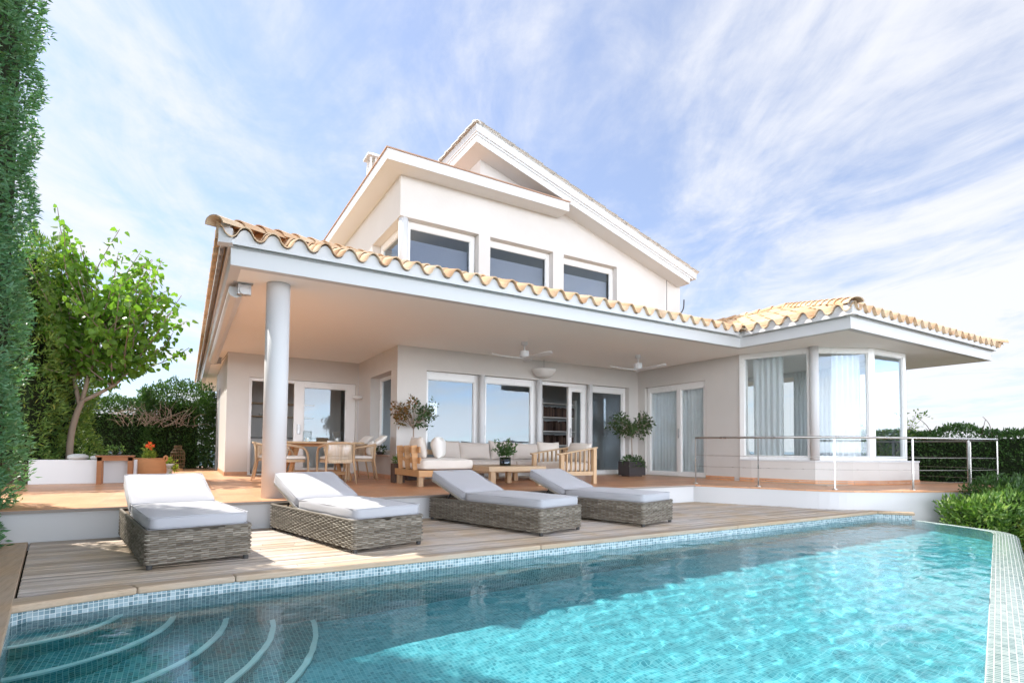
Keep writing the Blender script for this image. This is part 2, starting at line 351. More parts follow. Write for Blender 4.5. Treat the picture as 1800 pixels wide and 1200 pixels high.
def world_of(o):
    m = Matrix.Translation(o.location) @ o.rotation_euler.to_matrix().to_4x4()
    return (world_of(o.parent) @ o.matrix_parent_inverse @ m) if o.parent else m

class MB:
    def __init__(s): s.v = []; s.f = []; s.r = []
    def add(s, verts, faces, rnd=None):
        k = len(s.v); s.v += [tuple(x) for x in verts]; s.f += [tuple(i+k for i in f) for f in faces]
        q = random.random() if rnd is None else rnd; s.r += [q]*len(faces); return s
    def box(s, x0, y0, z0, x1, y1, z1, rnd=None):
        return s.add([(x0,y0,z0),(x1,y0,z0),(x1,y1,z0),(x0,y1,z0),(x0,y0,z1),(x1,y0,z1),(x1,y1,z1),(x0,y1,z1)],
                     [(0,3,2,1),(4,5,6,7),(0,1,5,4),(1,2,6,5),(2,3,7,6),(3,0,4,7)], rnd)
    def bar(s, p, q, w, t, up=(0,0,1), w2=None, t2=None):   # a tapered square bar from p to q
        p, q = Vector(p), Vector(q); d = (q-p).normalized(); a = d.cross(Vector(up))
        if a.length < 1e-4: a = d.cross(Vector((1,0,0)))
        a.normalize(); b = a.cross(d).normalized(); w2 = w if w2 is None else w2; t2 = t if t2 is None else t2
        vs = []
        for c, ww, tt in ((p, w, t), (q, w2, t2)):
            for i, j in ((-1,-1),(1,-1),(1,1),(-1,1)): vs.append(c + a*ww/2*i + b*tt/2*j)
        return s.add(vs, [(0,1,2,3),(7,6,5,4),(0,4,5,1),(1,5,6,2),(2,6,7,3),(3,7,4,0)])
    def tube(s, pts, radii, n=8, cap=True):
        pts = [Vector(p) for p in pts]
        if isinstance(radii, (int, float)): radii = [radii]*len(pts)
        vs, fs = [], []; a = None
        for i, p in enumerate(pts):
            d = (pts[min(i+1, len(pts)-1)] - pts[max(i-1, 0)]).normalized()
            if a is None:
                a = d.cross(Vector((0,0,1)));
                if a.length < 1e-3: a = d.cross(Vector((1,0,0)))
            a = (a - d*a.dot(d)).normalized(); b = d.cross(a)
            for k in range(n):
                th = 2*math.pi*k/n; vs.append(p + (a*math.cos(th) + b*math.sin(th))*radii[i])
        for i in range(len(pts)-1):
            for k in range(n):
                k2 = (k+1) % n; fs.append((i*n+k, i*n+k2, (i+1)*n+k2, (i+1)*n+k))
        if cap: fs.append(tuple(range(n-1, -1, -1))); fs.append(tuple((len(pts)-1)*n+k for k in range(n)))
        return s.add(vs, fs)
    def lathe(s, prof, c=(0,0,0), n=28):
        vs, fs = [], []
        for r, z in prof:
            for k in range(n): vs.append((c[0]+r*math.cos(2*math.pi*k/n), c[1]+r*math.sin(2*math.pi*k/n), c[2]+z))
        for i in range(len(prof)-1):
            for k in range(n):
                k2 = (k+1) % n; fs.append((i*n+k, i*n+k2, (i+1)*n+k2, (i+1)*n+k))
        return s.add(vs, fs)
    def prism(s, poly, z0, z1):
        n = len(poly); vs = [(x,y,z0) for x,y in poly] + [(x,y,z1) for x,y in poly]
        return s.add(vs, [tuple(range(n-1,-1,-1)), tuple(range(n,2*n))] + [(i,(i+1)%n,n+(i+1)%n,n+i) for i in range(n)])
    def extrude(s, poly3, vec):
        n = len(poly3); vs = [Vector(p) for p in poly3] + [Vector(p)+Vector(vec) for p in poly3]
        return s.add(vs, [tuple(range(n-1,-1,-1)), tuple(range(n,2*n))] + [(i,(i+1)%n,n+(i+1)%n,n+i) for i in range(n)])
    def build(s, name, mat, parent=None, bevel=0, smooth=False, local=False, seg=2):
        o = mesh_obj(name, s.v, s.f, mat, parent, rnd=s.r, smooth=smooth, local=local)
        bm = bmesh.new(); bm.from_mesh(o.data); bmesh.ops.recalc_face_normals(bm, faces=bm.faces[:])
        bm.to_mesh(o.data); bm.free()
        if bevel:
            md = o.modifiers.new('bevel', 'BEVEL'); md.width = bevel; md.segments = seg; md.limit_method = 'ANGLE'; md.angle_limit = rad(40)
            md.harden_normals = False
        return o

def root(name, label, cat, loc=(0,0,0), rot=0, group=None):
    o = bpy.data.objects.new(name, None); COL.objects.link(o); o.location = loc; o.rotation_euler = (0,0,rot)
    o.empty_display_size = 0.2
    return tag(o, label, cat, group)
def tag(o, label=None, cat=None, group=None, kind=None):
    if label: o['label'] = label
    if cat: o['category'] = cat
    if group: o['group'] = group
    if kind: o['kind'] = kind
    return o
def kids(o): return [c for c in COL.objects if c.parent == o]
def dup(src, loc, rot, label):
    r = src.copy(); COL.objects.link(r); r.location = loc; r.rotation_euler = (0,0,rot); r['label'] = label
    for ch in kids(src):
        if ch is r: continue
        c = ch.copy(); COL.objects.link(c); c.parent = r
        for g in kids(ch):
            if g is c: continue
            d = g.copy(); COL.objects.link(d); d.parent = c
    return r

def wall_grid(mb, p0, p1, th, z0, z1, openings):
    """upright wall from p0 to p1 (xy), thickness th to the left of the direction, with openings (u0,u1,za,zb)"""
    p0, p1 = Vector(p0).to_3d(), Vector(p1).to_3d(); L = (p1-p0).length; d = (p1-p0)/L; nrm = Vector((-d.y, d.x, 0))
    us = sorted({0.0, L} | {x for o in openings for x in o[:2] if 0 < x < L}); zs = sorted({z0, z1} | {x for o in openings for x in o[2:] if z0 < x < z1})
    def solid(i, j):
        if not (0 <= i < len(us)-1 and 0 <= j < len(zs)-1): return False
        u, z = (us[i]+us[i+1])/2, (zs[j]+zs[j+1])/2
        return not any(o[0] < u < o[1] and o[2] < z < o[3] for o in openings)
    def P(u, z, k): return p0 + d*u + nrm*(th*k) + Vector((0,0,z))
    for i in range(len(us)-1):
        for j in range(len(zs)-1):
            if not solid(i, j): continue
            a, b, c, e = us[i], us[i+1], zs[j], zs[j+1]
            q = [P(a,c,0),P(b,c,0),P(b,e,0),P(a,e,0),P(a,c,1),P(b,c,1),P(b,e,1),P(a,e,1)]
            fs = [(0,1,2,3),(7,6,5,4)]
            if not solid(i-1,j): fs.append((0,3,7,4))
            if not solid(i+1,j): fs.append((1,5,6,2))
            if not solid(i,j-1): fs.append((0,4,5,1))
            if not solid(i,j+1): fs.append((3,2,6,7))
            mb.add(q, fs, 0.5)
    return mb

def soft_box(name, w, d, h, mat, parent, loc=(0,0,0), rot=None, puff=0.02, nx=14, ny=18, r=0.035, seed=0, local=True, wr=0.0055):
    """an upholstered block: rounded edges, slightly puffed top, a few soft wrinkles"""
    rg = random.Random(seed); verts, faces = [], []
    def sgn(t): return -1 if t < 0 else 1
    bm = bmesh.new(); bmesh.ops.create_cube(bm, size=1.0)
    bmesh.ops.subdivide_edges(bm, edges=bm.edges[:], cuts=9, use_grid_fill=True)
    ph = [rg.uniform(0, 6.28) for _ in range(6)]
    for v in bm.verts:
        x, y, z = v.co*2
        hw, hd, hh = w/2, d/2, h/2
        X, Y, Z = x*hw, y*hd, z*hh
        cx, cy, cz = max(-hw+r, min(hw-r, X)), max(-hd+r, min(hd-r, Y)), max(-hh+r, min(hh-r, Z))
        dv = Vector((X-cx, Y-cy, Z-cz))
        if dv.length > 1e-6:
            dv = dv.normalized()*r; X, Y, Z = cx+dv.x, cy+dv.y, cz+dv.z
        e = (1-x**4)*(1-y**4)
        Z += (puff*e*(1 if z > 0 else 0.15))*sgn(z)*abs(z)
        if abs(z) < 0.95: X += sgn(x)*0.25*puff*(1-z*z)*(abs(x) > 0.98); Y += sgn(y)*0.25*puff*(1-z*z)*(abs(y) > 0.98)
        Z += wr*math.sin(9*X/w+ph[0]+3*Y)*math.sin(7*Y/d+ph[1]) * (z > 0.5)
        X += wr*math.sin(11*Y+ph[2]); Y += wr*math.sin(10*X+ph[3])
        v.co = (X, Y, Z+hh)
    me = bpy.data.meshes.new(name); bm.to_mesh(me); bm.free()
    me.polygons.foreach_set('use_smooth', np.ones(len(me.polygons), dtype=bool)); me.materials.append(MATS[mat])
    o = bpy.data.objects.new(name, me); COL.objects.link(o); o.parent = parent
    o.location = loc
    if rot: o.rotation_euler = rot
    md = o.modifiers.new('sub', 'SUBSURF'); md.levels = 1; md.render_levels = 1
    return o
def piping(pad, w, d, h, mat, r=0.03):
    for z in (h-0.010, 0.010):
        mb = MB(); P = []
        for cx, cy, a0 in ((w/2-r-.009,d/2-r-.009,0),(-(w/2-r-.009),d/2-r-.009,90),(-(w/2-r-.009),-(d/2-r-.009),180),(w/2-r-.009,-(d/2-r-.009),270)):
            for k in range(5): a = rad(a0+22.5*k); P.append((cx+r*math.cos(a), cy+r*math.sin(a), z))
        P += P[:2]; mb.tube(P, 0.0052, 6, cap=False); mb.build('piping', mat, pad, smooth=True, local=True)
def pillow_mesh(name, w, h, t, mat, seed=0, n=16):
    """a scatter cushion standing on its lower edge: width along x, height along z, thickness along y"""
    rg = random.Random(seed); vs, fs = [], []
    ph = [rg.uniform(0, 6.28) for _ in range(4)]
    for side in (-1, 1):
        for i in range(n+1):
            for j in range(n+1):
                u, v = 2*i/n-1, 2*j/n-1
                b = max(0, (1-abs(u)**2.6)*(1-abs(v)**2.6))**0.62
                pin = 1-0.05*(1-abs(v)**2)*abs(u)**6
                pin2 = 1-0.07*(1-abs(u)**2)*abs(v)**6
                x = u*w/2*pin; z = v*h/2*pin2
                y = side*t/2*b*(1+0.10*math.sin(3*u+ph[0])+0.08*math.sin(4*v+ph[1]))
                z += 0.02*h*math.sin(2.5*u+ph[2])*(v > 0)
                vs.append((x, y, z+h/2))
    k = (n+1)**2
    for sd in (0, 1):
        for i in range(n):
            for j in range(n):
                q = [sd*k+i*(n+1)+j, sd*k+(i+1)*(n+1)+j, sd*k+(i+1)*(n+1)+j+1, sd*k+i*(n+1)+j+1]
                fs.append(tuple(q if sd else q[::-1]))
    me = bpy.data.meshes.new(name); me.from_pydata(vs, [], fs)
    bm = bmesh.new(); bm.from_mesh(me); bmesh.ops.remove_doubles(bm, verts=bm.verts[:], dist=1e-5); bmesh.ops.recalc_face_normals(bm, faces=bm.faces[:]); bm.to_mesh(me); bm.free()
    me.polygons.foreach_set('use_smooth', np.ones(len(me.polygons), dtype=bool)); me.materials.append(MATS[mat])
    o = bpy.data.objects.new(name, me); COL.objects.link(o); return o

def leaf_mesh(name, pts, dirs, length, width, mat, parent=None, rng=None, fold=0.25, rnd=None, local=False, heart=False):
    """many separate leaves; pts (N,3), dirs (N,3) unit growth directions, each leaf a folded blade of two or four faces"""
    rng = rng or np.random.default_rng(1); N = len(pts); pts = np.asarray(pts, float); dirs = np.asarray(dirs, float)
    dirs /= np.linalg.norm(dirs, axis=1, keepdims=True) + 1e-9
    ref = rng.normal(size=(N,3)); side = np.cross(dirs, ref); side /= np.linalg.norm(side, axis=1, keepdims=True) + 1e-9
    nor = np.cross(side, dirs)
    Ls = (np.asarray(length)*rng.uniform(0.65, 1.25, N))[:,None]; Ws = Ls*width
    base = pts; droop = nor*Ls*rng.uniform(-0.15, 0.15, N)[:,None]
    tip = pts + dirs*Ls + droop
    if heart:
        l1 = pts + dirs*Ls*0.12 + side*Ws*0.50 + nor*Ws*fold; r1 = pts + dirs*Ls*0.12 - side*Ws*0.50 + nor*Ws*fold
        l2 = pts + dirs*Ls*0.55 + side*Ws*0.42 + nor*Ws*fold*0.9 + droop*.4; r2 = pts + dirs*Ls*0.55 - side*Ws*0.42 + nor*Ws*fold*0.9 + droop*.4
        V = np.stack([base, l1, l2, tip, r2, r1], 1).reshape(-1, 3); k = 6
        idx = np.arange(N)[:,None]*k; F = np.stack([idx+[0,1,2,3], idx+[0,3,4,5]], 1).reshape(-1, 4)
    else:
        l = pts + dirs*Ls*0.45 + side*Ws*0.5 + nor*Ws*fold; r = pts + dirs*Ls*0.45 - side*Ws*0.5 + nor*Ws*fold
        V = np.stack([base, l, tip, r], 1).reshape(-1, 3); k = 4
        idx = np.arange(N)[:,None]*k; F = np.stack([idx+[0,1,2], idx+[0,2,3]], 1).reshape(-1, 3)
    q = rng.beta(2, 2, N) if rnd is None else np.asarray(rnd)
    me = bpy.data.meshes.new(name); me.vertices.add(len(V)); me.vertices.foreach_set('co', V.astype(np.float32).ravel())
    fn = F.shape[1]; me.loops.add(F.size); me.loops.foreach_set('vertex_index', F.astype(np.int32).ravel())
    me.polygons.add(len(F)); me.polygons.foreach_set('loop_start', np.arange(0, F.size, fn, dtype=np.int32))
    at = me.attributes.new('rnd', 'FLOAT', 'FACE'); at.data.foreach_set('value', np.repeat(q, 2).astype(np.float32))
    me.materials.append(MATS[mat]); me.update(calc_edges=True); me.validate()
    o = bpy.data.objects.new(name, me); COL.objects.link(o)
    if parent is not None:
        o.parent = parent
        if not local: o.matrix_parent_inverse = world_of(parent).inverted()
    return o

# ================================================================== SETTING
random.seed(4)
ZD, ZW = -0.32, -0.44                                        # deck level, water level (terrace floor = 0)
def arc(cx, cy, r, a0, a1, n):
    return [(cx+r*math.cos(rad(a0+(a1-a0)*i/n)), cy+r*math.sin(rad(a0+(a1-a0)*i/n))) for i in range(n+1)]
def catmull(P, n=6):
    P = [Vector(p).to_3d() for p in P]; out = []
    for i in range(len(P)-1):
        p0, p1, p2, p3 = P[max(i-1,0)], P[i], P[i+1], P[min(i+2,len(P)-1)]
        for k in range(n):
            t = k/n
            out.append(0.5*((2*p1)+(p2-p0)*t+(2*p0-5*p1+4*p2-p3)*t*t+(3*p1-p0-3*p2+p3)*t**3))
    return out+[P[-1]]

# ground sheet (falls away downhill, towards the sea in front) and sea
def ground():
    n = 60; R = 420.0; vs, fs = [], []
    for i in range(n+1):
        for j in range(n+1):
            u, v = (i/n*2-1), (j/n*2-1); x, y = 5+R*u*abs(u), 5+R*v*abs(v)
            d = math.hypot(x-5, y-8); z = -2.35 - max(0, d-22)*0.11 + 0.25*math.sin(x*.11)*math.sin(y*.13)
            vs.append((x, y, z))
    for i in range(n):
        for j in range(n): fs.append((i*(n+1)+j, (i+1)*(n+1)+j, (i+1)*(n+1)+j+1, i*(n+1)+j+1))
    return tag(mesh_obj('ground', vs, fs, 'ground_soil', smooth=True), kind='structure')
ground()
tag(mesh_obj('sea', [(-30000,-30000,-26),(30000,-30000,-26),(30000,30000,-26),(-30000,30000,-26)], [(0,1,2,3)], 'sea_water'), kind='structure')

# terrace: solid slab with terracotta paving, white risers
CURVE = [(p.x, p.y) for p in catmull([(8.36,7.0),(8.46,6.75),(8.89,5.98),(9.40,5.03),(10.0,4.60),(10.82,4.24),(11.8,3.93),(12.9,3.80),(14.0,4.35),(14.6,5.6),(14.7,7.5)], 6)]
TERR = [(-7,7.0)] + CURVE + [(14.7,20),(-7,20)]
mb = MB(); mb.prism(TERR, -0.028, 0.0); tag(mb.build('terrace', 'terracotta_floor'), kind='structure')
mb = MB(); INN = [(-7,7.025)] + [(x-0.004, y+0.02) for x, y in CURVE] + [(14.68,19.9),(-7,19.9)]
mb.prism(INN, -2.6, -0.030); tag(mb.build('terrace_wall', 'white_paint'), 'white rendered riser and curved retaining wall below the terracotta terrace', 'retaining wall')
o = MB(); o.box(-7, 6.985, -0.034, 8.38, 7.012, -0.004); tag(o.build('terrace_edge', 'nosing'), kind='structure')
# flush white inspection hatch in the riser
t = root('wall_hatch', 'flush white square hatch set in the low step beside the first lounger', 'hatch', (-0.34, 7.02, -0.3))
o = MB(); o.box(-0.52, 7.016, -0.27, -0.14, 7.03, -0.06); o.build('panel', 'white_paint', t)
o = MB(); o.box(-0.50, 7.012, -0.272, -0.20, 7.018, -0.266); o.build('grip', 'grey_metal', t)

# deck: separate boards laid along the pool edge
mb = MB(); y = 4.604; rg = random.Random(3)
mb2 = MB()
def curve_x(yy):
    best = 8.4
    for (x0,y0),(x1,y1) in zip(CURVE, CURVE[1:]):
        if min(y0,y1) <= yy <= max(y0,y1) and abs(y1-y0) > 1e-6: best = x0+(x1-x0)*(yy-y0)/(y1-y0); break
    return best
while y < 6.98:
    y1 = min(y+0.0705, 7.01)
    xa = -0.885-(y-4.5)*0.163; xe = curve_x((y+y1)/2)-0.01 if y < 7 else 8.4
    x = xa; first = True
    while x < xe-0.05:
        L = rg.uniform(1.4, 3.6); x1 = min(x+L, xe)
        if xe-x1 < 0.5: x1 = xe
        mb.box(x+0.0015, y, ZD-0.028, x1-0.0015, y1-0.0105, ZD+rg.uniform(-0.0025,0.0015), rg.random()); x = x1
    y = y1
tag(mb.build('deck', 'deck_wood', bevel=0.003), kind='structure')
mb = MB(); mb.box(-3.5, 4.57, -0.60, 9.9, 7.02, -0.40); tag(mb.build('deck_gap_shade', 'thicket_core'), kind='structure')  # near-black slab under the boards, its colour stands in for shade in the gaps
# broad boards on the left bank, running beside the pool
mb = MB(); d = Vector((-0.163, 1.0, 0)).normalized(); nrm = Vector((-d.y, d.x, 0))
for k, (w0, w1) in enumerate([(0.0,0.305),(0.315,0.62),(0.63,0.935),(0.945,1.25),(1.26,1.56)]):
    p = Vector((-0.895, 4.5, 0)); s0 = -4.6
    for s1 in ([-1.05, 2.58] if k == 0 else [-2.0+0.3*k, 2.58]):
        a, b = p+d*s0, p+d*(s1-0.006); q = [a+nrm*w0, b+nrm*w0, b+nrm*w1, a+nrm*w1]
        zz = ZD+0.006
        mb.add([(v.x,v.y,ZD-0.034) for v in q]+[(v.x,min(v.y,7.012),zz) for v in q], [(3,2,1,0),(4,5,6,7),(0,1,5,4),(1,2,6,5),(2,3,7,6),(3,0,4,7)], rg.random()); s0 = s1
tag(mb.build('deck_border', 'deck_wood_brown', bevel=0.004), kind='structure')

# ---- pool basin
INNER = [(-0.30,0.02),(-0.81,3.95),(-0.865,4.30),(-0.80,4.37),(-0.25,4.49),(0.35,4.53),(3,4.53),(6,4.53),(9.80,4.53),(10.10,4.14)]
INF = [(10.10,4.14),(9.97,3.70),(9.78,3.23),(9.70,3.06),(9.60,2.985),(9.45,2.925),(3.27,1.06),(0.30,0.16),(-0.30,0.02)]
def perimeter_strip(poly, zs, mat, name, parent, u0=0.0, closed=False):
    vs, fs, uv = [], [], []; L = u0; us = [L]
    for a, b in zip(poly, poly[1:]): L += math.dist(a, b); us.append(L)
    for i in range(len(poly)-1):
        for j in range(len(zs)-1):
            k = len(vs); vs += [(*poly[i],zs[j]),(*poly[i+1],zs[j]),(*poly[i+1],zs[j+1]),(*poly[i],zs[j+1])]
            fs.append((k,k+1,k+2,k+3)); uv += [(us[i],zs[j]-ZW),(us[i+1],zs[j]-ZW),(us[i+1],zs[j+1]-ZW),(us[i],zs[j+1]-ZW)]
    return vs, fs, uv
ZF = -1.46
pool = root('swimming_pool', 'irregular infinity pool lined with blue green mosaic, timber coping along the deck', 'swimming pool', (4.5, 3.0, ZF))
v, f, u = perimeter_strip(INNER, [ZF, ZW, ZD-0.045], 'pool_mosaic', 'wall', pool)
POOL_OBJS = [mesh_obj('wall', v, f, 'pool_mosaic', pool, uvs=u)]
v, f, u = perimeter_strip(INF, [ZF, ZW-0.012], 'pool_mosaic', 'wall', pool, 20)
POOL_OBJS.append(mesh_obj('wall', v, f, 'pool_mosaic', pool, uvs=u))
fl = INNER[:-1]+INF[:-1]; 
POOL_OBJS.append(mesh_obj('pool_floor', [(x,y,ZF) for x,y in fl], [tuple(range(len(fl)))], 'pool_floor_mosaic', pool, uvs=[p for p in fl]))
# overflow rim: flat wet top, rounded over to the outside
def rim():
    P = [Vector(p).to_3d() for p in INF]; N = []
    for i in range(len(P)):
        a = (P[i]-P[max(i-1,0)]); b = (P[min(i+1,len(P)-1)]-P[i]); t = (a.normalized()+b.normalized()).normalized(); N.append(Vector((-t.y, t.x, 0)))
    width = [0.07,0.09,0.13,0.17,0.21,0.25,0.27,0.27,0.27]
    prof = [(0,-0.06),(0,-0.004),(0.05,0.001),(0.5,0.002),(0.8,0.0),(0.93,-0.012),(1.02,-0.045),(1.06,-0.10),(1.07,-0.4),(1.07,-1.9)]
    vs, fs, uv, us = [], [], [], [0]
    for a, b in zip(P, P[1:]): us.append(us[-1]+(b-a).length)
    ss = [0]
    for a, b in zip(prof, prof[1:]): ss.append(ss[-1]+math.hypot((b[0]-a[0])*0.27, b[1]-a[1]))
    for p, nn, w in zip(P, N, width):
        for q in prof: vs.append(p+nn*(-1)*0 + nn*(q[0]*w)*SGN + Vector((0,0,ZW+0.004+q[1])))
    m = len(prof)
    for i in range(len(P)-1):
        for j in range(m-1):
            fs.append((i*m+j, (i+1)*m+j, (i+1)*m+j+1, i*m+j+1)); uv += [(us[i],ss[j]),(us[i+1],ss[j]),(us[i+1],ss[j+1]),(us[i],ss[j+1])]
    o = mesh_obj('overflow_rim', vs, fs, 'rim_mosaic', pool, uvs=uv, smooth=True); return o
SGN = 1
POOL_OBJS.append(rim())
# quarter-round entry steps in the left corner
C0 = (-0.87, 4.60)
for i, (r, zt) in enumerate([(0.55,-0.62),(0.85,-0.85),(1.18,-1.06),(1.50,-1.25),(1.80,-1.38)]):
    A = arc(*C0, r, -93, 3, 26); poly = [C0]+A
    zb = ZF
    vs = [(x,y,zt) for x,y in poly]+[(x,y,zb) for x,y in A]; n = len(A)
    fs = [tuple(range(len(poly)))]; uv = [p for p in poly]
    L = 0; ul = [0]
    for a, b in zip(A, A[1:]): ul.append(ul[-1]+math.dist(a,b))
    for k in range(n-1):
        fs.append((1+k, n+1+k, n+2+k, 2+k)); uv += [(ul[k],zt),(ul[k],zb),(ul[k+1],zb),(ul[k+1],zt)]
    st = mesh_obj('entry_step', vs, fs, 'step_mosaic', pool, uvs=uv)
    B = arc(*C0, r-0.032, -93, 3, 26); A2 = arc(*C0, r+0.006, -93, 3, 26)
    vs = [(x,y,zt+0.004) for x,y in B]+[(x,y,zt+0.004) for x,y in A2]+[(x,y,zt-0.025) for x,y in A2]
    fs = [(k,n+k,n+k+1,k+1) for k in range(n-1)]+[(n+k,2*n+k,2*n+k+1,n+k+1) for k in range(n-1)]
    mesh_obj('step_edge', vs, fs, 'step_edge', st)
    POOL_OBJS.append(st)
# timber coping with rounded nose
mb = MB(); cop = [(-0.90,4.28),(-0.25,4.455),(0.35,4.495),(3.1,4.495),(6.2,4.495),(9.78,4.495),(10.09,4.09)]
inn = [(-0.96,4.50),(-0.30,4.575),(0.33,4.60),(3.1,4.60),(6.2,4.60),(9.84,4.60),(10.20,4.16)]
cuts = [(0,1),(1,2),(2,3),(3,4),(4,5),(5,6)]
for a, b in cuts:
    q = [cop[a], cop[b], inn[b], inn[a]]; g = 0.0015
    dd = (Vector(q[1])-Vector(q[0])).normalized()*g; q = [Vector(q[0])+dd, Vector(q[1])-dd, Vector(q[2])-dd, Vector(q[3])+dd]
    mb.prism([tuple(v) for v in q], ZD-0.045, ZD+0.004)
mb.build('coping', 'coping_wood', pool, bevel=0.014, seg=3)
for x in (2.65, 5.8, 8.3):                                   # underwater lamp rims on the deck-side wall
    o = MB(); o.tube([(x,4.529,-0.86),(x,4.50,-0.86)], [0.085,0.075], 20); o.build('pool_light', 'white_paint', pool)
# ---- water surface with real ripples
def water_surface():
    x0, x1, y0, y1 = -0.95, 10.2, 0.0, 4.56; dx = 0.024
    nx, ny = int((x1-x0)/dx), int((y1-y0)/dx); X, Y = np.meshgrid(np.linspace(x0,x1,nx+1), np.linspace(y0,y1,ny+1), indexing='ij')
    rng = np.random.default_rng(5); Z = np.zeros_like(X)
    amp = 0.35+0.65*np.clip((X-0.6)/3.0, 0, 1)
    for k in range(46):
        lam = rng.choice([0.09,0.12,0.16,0.22,0.30,0.45])*rng.uniform(0.85,1.2); th = rng.normal(rad(100), 0.75); kk = 2*math.pi/lam
        Z += (0.00050 if lam < 0.17 else 0.00100)*lam**1.0*np.sin(kk*(X*math.cos(th)+Y*math.sin(th))+rng.uniform(0,6.28)+0.8*np.sin(1.3*X*rng.uniform(.5,1.5)+rng.uniform(0,6)))
    Z = ZW + Z*amp
    P = [np.array(p) for p in (INNER[:-1]+INF[:-1])]; inside = np.zeros(X.shape, bool); j = len(P)-1
    cx, cy = np.array(P).mean(0)
    ex = [(p-np.array([cx,cy]))*1.0 + np.array([cx,cy]) + (p-np.array([cx,cy]))/np.linalg.norm(p-np.array([cx,cy]))*0.09 for p in P]
    for i in range(len(ex)):
        xi, yi, xj, yj = ex[i][0], ex[i][1], ex[j][0], ex[j][1]
        inside ^= ((yi > Y) != (yj > Y)) & (X < (xj-xi)*(Y-yi)/(yj-yi+1e-12)+xi); j = i
    idx = np.arange(X.size).reshape(X.shape); q = inside[:-1,:-1]&inside[1:,:-1]&inside[1:,1:]&inside[:-1,1:]
    F = np.stack([idx[:-1,:-1][q], idx[1:,:-1][q], idx[1:,1:][q], idx[:-1,1:][q]], 1)
    used = np.unique(F); mp = np.full(X.size, -1); mp[used] = np.arange(len(used))
    V = np.stack([X.ravel()[used], Y.ravel()[used], Z.ravel()[used]], 1)
    return tag(mesh_obj('pool_water', V.tolist(), mp[F].tolist(), 'water', smooth=True), kind='structure')
wat = water_surface()
try:
    wat.cycles.is_caustics_caster = True; sun_d.cycles.is_caustics_light = True
    for o in pool.children_recursive if hasattr(pool, 'children_recursive') else []: o.cycles.is_caustics_receiver = True
except Exception as e: print('caustics', e)

# ================================================================== THE VILLA
V = root('villa', 'white rendered two storey villa with tiled porch roof, glazed corner bay and sloping upper gable', 'villa', (7.0, 10.5, 0))
H = 2.75
YF, XL, YB, XR = 6.935, 0.392, 10.53, 10.37                   # front fascia, left fascia, back wall of the porch, right wall

def wall(p0, p1, th, z0, z1, ops=(), mat='plaster', name='wall'):
    mb = MB(); wall_grid(mb, p0, p1, th, z0, z1, list(ops)); return mb.build(name, mat, V)
# porch walls (outer faces on the given line, thickness away from the porch)
wall((0.76,13.40), (3.68,13.40), 0.25, 0, H, [(0.45, 2.86, -1, 2.22)])
wall((3.68,13.40), (3.68,10.53), 0.25, 0, H, [(1.02, 2.48, 0.50, 2.275)])
wall((3.93,10.53), (10.62,10.53), 0.25, 0, H, [(0.39, 6.11, -1, 2.285)])
wall((10.37,10.53), (10.37,7.43), 0.25, 0, H, [(0.25, 2.17, -1, 2.285)])
wall((0.76,18.0), (0.76,13.651), 0.25, 0, H, [(0.9,1.9,-1,2.2)])
mb = MB(); mb.box(0.765,16.12,0.01,0.80,17.08,2.19); mb.build('side_door', 'interior_grey', V)
mb = MB(); mb.box(0.76,18.0,0,4.2,18.2,H); mb.box(4.0,15.6,0,14.2,15.85,H); mb.box(4.0,15.6,0,4.25,18.2,H); mb.build('wall', 'plaster', V)
# rooms behind
mb = MB(); mb.box(1.0,13.41,0.001,14.2,18.0,0.012); mb.box(3.7,10.545,0.0015,14.2,13.5,0.0125); mb.box(10.39,5.62,0.002,14.1,10.6,0.013)
mb.build('interior_floor', 'interior_floor', V)
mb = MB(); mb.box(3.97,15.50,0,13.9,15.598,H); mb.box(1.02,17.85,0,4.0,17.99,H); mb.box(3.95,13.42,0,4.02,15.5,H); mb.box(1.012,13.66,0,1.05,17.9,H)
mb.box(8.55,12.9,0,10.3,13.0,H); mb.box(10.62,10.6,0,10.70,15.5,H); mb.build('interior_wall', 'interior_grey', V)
mb = MB(); mb.box(10.72,10.62,0,14.0,10.70,H); mb.build('interior_wall', 'interior_white', V)
# terracotta skirting
sk = 0.085
for a, b, c, d in ((0.745,13.385,1.21,13.398),(3.62,13.385,3.667,13.398),(3.665,10.52,3.678,13.385),(3.665,10.517,4.30,10.528),(10.05,10.517,10.357,10.528),(10.357,10.30,10.368,10.53),(10.357,7.6,10.368,8.35),(0.747,13.4,0.758,16.1)):
    mb = MB(); mb.box(a,b,0.001,c,d,sk); mb.build('skirting', 'terracotta_floor', V)

# ---- bay room: low plinth wall, faceted glazing, sill
BAYP = [(10.335,7.44),(10.80,6.10),(11.86,5.50),(13.12,5.44),(13.95,7.2),(14.0,10.5)]
PL = [(10.345,7.45),(10.385,7.20),(10.73,6.04),(11.30,5.62),(11.80,5.38),(12.4,5.29),(13.16,5.25),(14.15,7.2),(14.15,15.7),(13.95,15.7),(13.95,7.6),(13.1,5.62),(11.9,5.66),(10.95,6.2),(10.52,7.5)]
mb = MB(); mb.prism(PL, 0, 0.44); mb.build('bay_plinth', 'plaster', V)
def offs(poly, k):
    P = [Vector(p).to_3d() for p in poly]; out = []
    for i in range(len(P)):
        t = ((P[i]-P[max(i-1,0)]).normalized()+(P[min(i+1,len(P)-1)]-P[i]).normalized()).normalized(); out.append((P[i].x+t.y*k, P[i].y-t.x*k))
    return out
fr = PL[:7]; o1 = offs(fr, 0.02); o2 = offs(fr, -0.26)
mb = MB(); mb.prism(o1+o2[::-1], 0.441, 0.475); mb.build('bay_sill', 'white_paint', V, bevel=0.006)
o1 = offs(fr, 0.012); mb = MB(); mb.prism(o1+offs(fr,-0.05)[::-1], 0.001, 0.085); mb.build('skirting', 'terracotta_floor', V)
